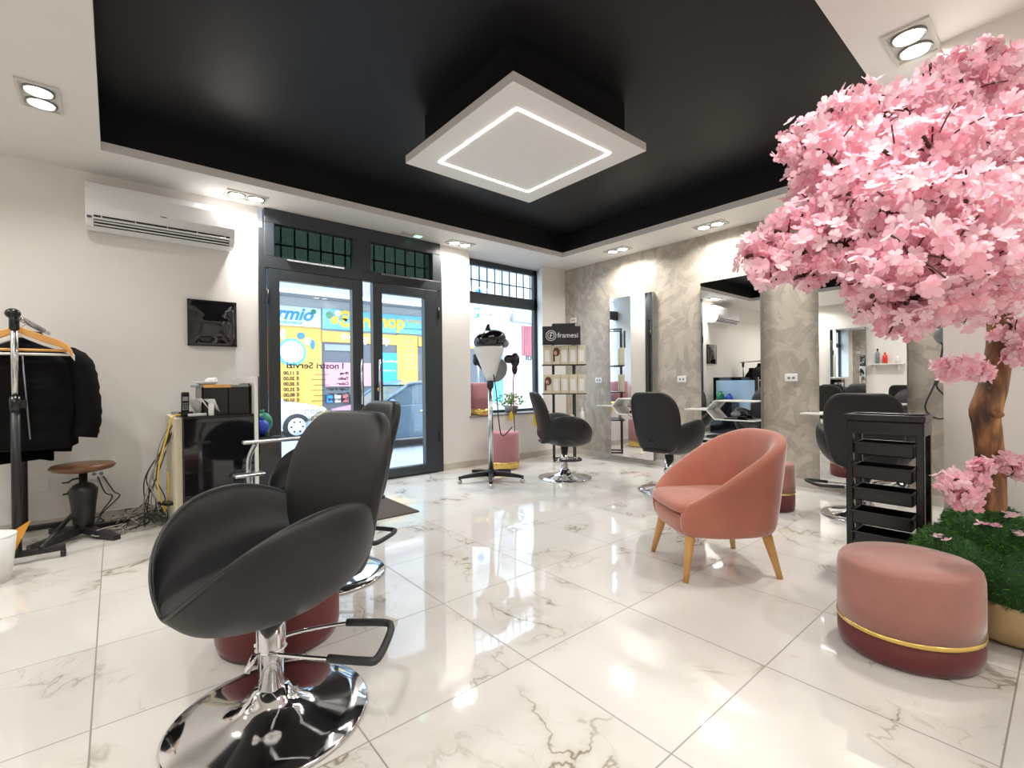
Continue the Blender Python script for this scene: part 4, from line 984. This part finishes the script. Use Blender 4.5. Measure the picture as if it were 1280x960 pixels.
def planter():
    rnd = random.Random(9)
    r = thing('grass_planter', 'round gold pot heaped with bright green artificial grass', 'planter', (2.66,.16,0))
    MB().lathe([(.001,0),(.12,0),(.165,.03),(.195,.09),(.20,.15),(.19,.18),(.18,.18),(.001,.17)], n=48).build('pot', M['goldpot'], r)
    blobs = [((-.02,-.03,.25),(.235,.25,.15)), ((-.06,.12,.29),(.20,.18,.13)), ((-.02,.07,.38),(.17,.14,.13)), ((-.05,-.16,.24),(.19,.15,.12)), ((.1,-.05,.28),(.18,.2,.12))]
    core = MB()
    for c, q in blobs: core.ball(c, [k*.93 for k in q], 24, 14)
    mound = core.build('grass_mound', M['moss_core'], r); m = MB(); tn = []
    for c, q in blobs:
        for k in range(4200):
            d = Vector((rnd.gauss(0,1), rnd.gauss(0,1), rnd.gauss(0,1))).normalized()
            p = Vector((c[0]+d.x*q[0]*.92, c[1]+d.y*q[1]*.92, c[2]+d.z*q[2]*.92))
            inside = any(sum(((p[i]-c2[i])/(q2[i]*.88))**2 for i in range(3)) < 1 for c2, q2 in blobs)
            if inside or p.z < .14 or p.x+2.66 > 2.985: continue
            n_ = Vector((d.x/q[0], d.y/q[1], d.z/q[2])).normalized()
            t = (n_+Vector((rnd.gauss(0,.55), rnd.gauss(0,.55), rnd.gauss(0,.45)))).normalized(); s = t.orthogonal().normalized(); s = Matrix.Rotation(rnd.uniform(0,6.3),3,t) @ s
            L = rnd.uniform(.014,.028); w = .0016
            m.add([p-s*w, p+s*w, p+t*L*.6+s*w*.8+Vector((0,0,-.001)), p+t*L+s*.0005-Vector((0,0,.004))], [(0,1,2,3)]); tn.append(rnd.random())
    b = m.build('grass_blades', M['grass'], r, attr=tn); b['kind'] = 'stuff'
    return blobs
GB = planter()
def grass_top(x, y):
    z = .2
    for c, q in GB:
        s_ = 1-((x-c[0])/(q[0]))**2-((y-c[1])/(q[1]))**2
        if s_ > 0: z = max(z, c[2]+q[2]*math.sqrt(s_))
    return z
rnd = random.Random(2)
for k, (x, y, lab) in enumerate(((-.21,.16,'small pink blossom sprig at the left of the grass mound'), (-.17,.06,'larger pink blossom sprig lying on the middle of the grass'), (-.10,.0,'pink blossom sprig on the grass beside the largest one'), (-.09,-.12,'pink blossom sprig at the right end of the grass'), (-.14,-.02,'pink blossom sprig lowest on the front of the grass'))):
    r = thing('fallen_blossom', lab, 'blossom', (2.66+x, .16+y, grass_top(x,y)+.004), 0, 'fallen blossoms on the grass')
    m = MB(); tn = []
    for q in range((3,7,4,6,4)[k]): flower(m, tn, Vector((rnd.uniform(-.03,.03), rnd.uniform(-.03,.03), .006)), Vector((rnd.gauss(0,.3), rnd.gauss(0,.3), 1)).normalized(), .019, rnd)
    m.build('petals', M['petal'], r, attr=tn); MB().tube([(-.02,0,.004),(.02,.01,.004)], .0015, 5).build('twig', M['twig'], r)

# ---------------------------------------------------------------- things seen only in the mirrors
r = thing('wall_shelf', 'small white shelf on the opposite wall, seen in a mirror', 'shelf', (XL, 2.38, 1.28)); MB().box(0,.14,-.28,.28,0,.02).build('board', M['white'], r); MB().box(0,.09,-.2,-.18,-.1,0).box(0,.09,.18,.2,-.1,0).build('bracket', M['white'], r)
bottle((XL+.07, 2.52, 1.30), .30, .035, M['greyplastic'], 'tall dark bottle on the opposite shelf', 'bottles on the opposite shelf', M['blackplastic'])
bottle((XL+.07, 2.40, 1.30), .22, .04, M['red'], 'red bottle on the opposite shelf', 'bottles on the opposite shelf', M['red'])
bottle((XL+.07, 2.20, 1.30), .18, .03, M['white'], 'white bottle on the opposite shelf', 'bottles on the opposite shelf')

# ---------------------------------------------------------------- the street
ZS = -.10; YF = 12.0
E = dict(
    asphalt=pbr('asphalt', (.34,.33,.32), .9, var=.1), plaster=pbr('pale_plaster', (.52,.51,.49), .8, var=.06), yellow=pbr('shop_yellow', (.72,.40,.08), .7), cyan=pbr('sign_cyan', (.13,.45,.58), .5), skyb=pbr('sign_pale', (.60,.72,.76), .5),
    deep=pbr('sign_blue', (.02,.22,.55), .5), ylet=pbr('letter_yellow', (.90,.46,.0), .4), dark=pbr('shop_dark', (.10,.10,.11), .4), grey=pbr('grey_panel', (.30,.31,.33), .5), white=pbr('sign_white_bright', (.9,.9,.9), .5),
    carw=pbr('white_car_paint', (.80,.82,.84), .25, coat=.6), card=pbr('dark_car_paint', (.055,.10,.14), .2, coat=.8), tyre=pbr('tyre', (.02,.02,.02), .8), cglass=pbr('car_glass', (.10,.14,.17), .05), pink=pbr('pink_goods', (.70,.30,.34), .6), teal=pbr('poster_teal', (.03,.35,.50), .5),
    rd=pbr('red_shutter', (.55,.12,.13), .6), rose=pbr('rose_wall', (.72,.42,.42), .8))
struct(MB().box(-6, 20, YA+.35, 30, ZS-.1, ZS).build('ground_street', E['asphalt']))
struct(MB().box(-6, 20, YF-1.2, YF, ZS, ZS+.06).build('ground_pavement', E['plaster']))
b = thing('shop_building', 'yellow and white discount shop front across the street', 'building')
w = MB().box(-3, 14, YF+.02, YF+5, ZS, 7).build('wall', E['plaster'], b)
MB().box(-3, 3.93, YF-.02, YF+.02, ZS, 2.40).box(5.95, 6.58, YF-.04, YF+.02, ZS, 2.36).build('yellow_wall', E['yellow'], b)
MB().box(-3, 9.0, YF-1.0, YF, 3.10, 3.42).build('awning_slab', E['grey'], b); MB().box(-3, 9, YF-1.0, YF-.9, 3.02, 3.10).build('awning_edge', E['white'], b)
MB().box(3.96, 5.95, YF-.01, YF+.02, ZS, 2.05).box(6.58, 9, YF-.01, YF+.02, ZS, 2.1).build('display_window', E['dark'], b)
MB().box(3.94, 6.08, YF-.05, YF, 2.06, 2.33).box(6.6, 9, YF-.05, YF, 2.06, 2.33).build('yellow_fascia', E['yellow'], b); text('fascia_lettering', 'Beauty Shop', .26, E['white'], b, (4.42, YF-.055, 2.10), (1,0,0), extrude=.004, bold=.012)
s = MB().box(-1.5, 3.90, YF-.10, YF-.02, 2.40, 2.86).build('sign', E['skyb'], b); text('sign_lettering', 'Risparmio', .42, E['deep'], s, (1.98, YF-.105, 2.55), (1,0,0), extrude=.004, bold=.012, shear=.35); text('sign_lettering', 'Detersivi e Profumeria', .13, E['deep'], s, (2.25, YF-.105, 2.44), (1,0,0), extrude=.004, shear=.2)
s = MB().box(3.93, 9.0, YF-.12, YF-.02, 2.38, 2.88).build('sign', E['cyan'], b); text('sign_lettering', '€uro', .52, E['ylet'], s, (4.28, YF-.125, 2.47), (1,0,0), extrude=.01, bold=.022); text('sign_lettering', 'shop', .48, E['ylet'], s, (5.20, YF-.125, 2.52), (1,0,0), extrude=.01, bold=.018); text('sign_lettering', 'lo shopping', .15, E['ylet'], s, (6.12, YF-.125, 2.70), (1,0,0), extrude=.004, shear=.3); text('sign_lettering', 'sempre conveniente', .09, E['deep'], s, (6.12, YF-.125, 2.50), (1,0,0), extrude=.004, shear=.3)
for x, z, q, mm in ((3.62,2.77,.06,'green'),(4.0,2.72,.09,'green'),(4.2,2.78,.08,'white'),(4.12,2.60,.10,'yellow')): MB().ball((x+.1, YF-.13, z), (q,.01,q)).build('sign_motif', M[mm] if mm != 'white' else E['white'], s)
MB().ball((3.24, YF-.03, 1.78), (.33,.02,.33), 32, 12).build('round_motif', E['cyan'], b); MB().ball((3.24, YF-.045, 1.78), (.27,.02,.27), 32, 12).build('round_motif', E['skyb'], b)
for x, z, q, mm in ((3.05,2.2,(.06,.01,.13),E['white']),(3.45,2.18,(.09,.01,.08),E['deep']),(3.72,1.98,(.05,.01,.12),E['deep']),(3.60,2.05,(.07,.01,.09),E['white']),(2.92,1.6,(.05,.01,.09),E['deep'])): MB().ball((x,YF-.03,z), q).build('bottle_motif', mm, b)
MB().box(4.0,5.2,YF-.06,YF,.95,1.55).build('hanging_goods', E['pink'], b); MB().box(5.28,5.42,YF-.07,YF,1.2,1.8).build('red_poster', E['rd'], b); MB().box(4.0,4.95,YF-.05,YF,1.85,2.0).build('vent_grille', E['grey'], b)
po = MB().box(5.47,5.93,YF-.07,YF-.01,.8,1.84).build('teal_poster', E['teal'], b); text('poster_lettering', '€uroShop', .11, E['white'], po, (5.49,YF-.075,1.58), (1,0,0), extrude=.004); text('poster_lettering', 'tutto per te', .08, E['white'], po, (5.50,YF-.075,1.34), (1,0,0), extrude=.004)
for k in range(7): MB().box(6.16,6.45,YF-.05,YF-.045,2.15-.12*k,2.17-.12*k).build('notice_line', E['grey'], b)
for k in range(5): MB().box(4.65,5.30,YF-.35,YF-.1,ZS+.07+.17*k,ZS+.19+.17*k).build('goods_crate', (E['deep'],E['white'])[k % 2], b)
for x in (4.1,4.3,4.5,4.7,4.9,5.1): MB().box(x-.07,x+.07,YF-.08,YF-.06,.55,.75).build('window_goods', (E['rd'],E['white'],E['deep'])[int(x*10) % 3], b)
for k in range(4): MB().box(6.9+k*.9,7.4+k*.9,YF-.02,YF+.02,3.9,5.2).build('upper_window', E['grey'], b)

def wheel(x, y, z, R_, parent):
    t = MB().tube([(x,y-.07,z),(x,y+.07,z)], R_, 28).build('wheel', E['tyre'], parent)
    MB().tube([(x,y-.078,z),(x,y-.06,z)], R_*.66, 28).build('hubcap', E['white'], t)
    for k in range(6): MB().tube([(x+R_*.42*math.cos(k*PI/3),y-.084,z+R_*.42*math.sin(k*PI/3)),(x+R_*.42*math.cos(k*PI/3),y-.076,z+R_*.42*math.sin(k*PI/3))], R_*.08, 8).build('hub_hole', E['tyre'], t)
def car(label, x0, y, paint, s, mirror=1):
    r = thing('parked_car', label, 'car', (x0, y, ZS), 0, 'cars parked in the street')
    # side outline, x forward (to the left = front when mirror=-1)
    out = [(0,.25),(.05,.62),(.35,.82),(1.05,.95),(1.75,1.38),(2.3,1.46),(3.0,1.42),(3.55,1.05),(3.9,.95),(3.95,.30),(3.2,.22),(.9,.22)]
    low = [(0,.25),(.05,.60),(.30,.80),(1.05,.93),(2.0,.96),(3.55,.98),(3.88,.92),(3.95,.30),(3.2,.22),(.9,.22)]
    def sc(pts, y): return [(p[0]*s, y, p[1]*s) for p in pts]
    W_ = .8*s
    MB().loft([sc(low, .06), sc(low, 0)] if False else [sc(low, -0.0), sc([(p[0]*.985+.03, p[1]) for p in low], -.05*s), sc([(p[0]*.985+.03, p[1]) for p in low], -.05*s-2*W_+.1*s), sc(low, -2*W_)], smooth=False).build('body', paint, r, bevel=.02)
    cab = [(1.08,.94),(1.72,1.36),(2.3,1.45),(2.95,1.40),(3.5,.98)]
    MB().loft([sc(cab, -.04*s), sc([(p[0], min(p[1],1.45)) for p in cab], -.06*s), sc(cab, -2*W_+.04*s)], smooth=False).build('cabin', E['cglass'], r)
    pl = MB()
    for a_, b_ in (((1.08,.94),(1.72,1.38)), ((1.72,1.38),(2.3,1.47)), ((2.3,1.47),(2.95,1.42)), ((2.95,1.42),(3.52,.98)), ((2.35,.95),(2.35,1.45))):
        for yy in (-.03*s, -2*W_+.03*s): pl.tube([(a_[0]*s,yy,a_[1]*s),(b_[0]*s,yy,b_[1]*s)], .035*s, 8)
    pl.add([(1.72*s,-.03*s,1.39*s),(2.3*s,-.03*s,1.48*s),(2.95*s,-.03*s,1.43*s),(1.72*s,-2*W_+.03*s,1.39*s),(2.3*s,-2*W_+.03*s,1.48*s),(2.95*s,-2*W_+.03*s,1.43*s)], [(0,1,4,3),(1,2,5,4)], False)
    pl.build('roof_pillars', paint, r)
    MB().ball((1.32*s, -2*W_-.08*s, 1.02*s), (.08*s,.10*s,.07*s)).build('wing_mirror', paint, r)
    MB().ball((.12*s, -2*W_+.2*s, .66*s), (.10*s,.14*s,.09*s)).build('headlight', E['white'], r)
    MB().ball((2.1*s, -2*W_-.005, .80*s), (.09*s,.02,.025*s)).build('door_handle', M['chrome'], r)
    for x in (.78, 3.15): wheel(x*s, -2*W_+.04, .31*s, .31*s, r)
    return r
car('white car parked in front of the discount shop', 3.45, 11.4, E['carw'], .84).scale = (-1, 1, 1)
c2 = car('dark blue car parked close outside the shop door', 2.50, 8.6, E['card'], .78)
# right hand side seen through the window
b = thing('street_house', 'pale house with a red shutter seen through the window', 'building')
MB().box(14.01, 30, YF+.02, YF+5, ZS, 7).box(9.02, 14.0, YF-.1, YF+.01, ZS, 3.0).build('wall', E['plaster'], b)
MB().box(10.0,12.4,YF-.2,YF-.1,3.0,3.25).build('ledge', E['grey'], b); sh = MB()
for k in range(12): sh.box(10.45+.08*k, 10.49+.08*k, YF-.16, YF-.1, 1.9, 2.9)
sh.build('red_shutter', E['rd'], b); MB().box(9.75,10.3,YF-.14,YF-.1,.0,2.2).build('rose_door', E['rose'], b); text('wall_lettering', 'foto em', .35, M['signblack'], b, (10.6, YF-.12, 1.75), (1,0,0), extrude=.01)
MB().box(9.1,9.6,YF-.14,YF-.1,.4,2.1).build('blue_shutter', E['cyan'], b)
r = thing('parking_sign', 'white street sign board with blue parking symbol', 'sign', (6.55, 9.0, ZS)); MB().tube([(0,.03,0),(0,.03,3.4)], .03, 10).build('post', M['chrome2'], r)
bd = MB().box(-.24,.30,-.02,.0,1.95,3.35).build('board', E['white'], r, bevel=.005); MB().box(-.13,.03,-.024,-.02,2.62,2.86).build('parking_symbol', E['deep'], bd); text('lettering', 'P', .22, E['white'], bd, (-.12,-.026,2.66), (1,0,0), extrude=.002, bold=.008)
MB().ball((0,-.022,3.2), (.11,.006,.13)).build('blue_symbol', E['deep'], bd)
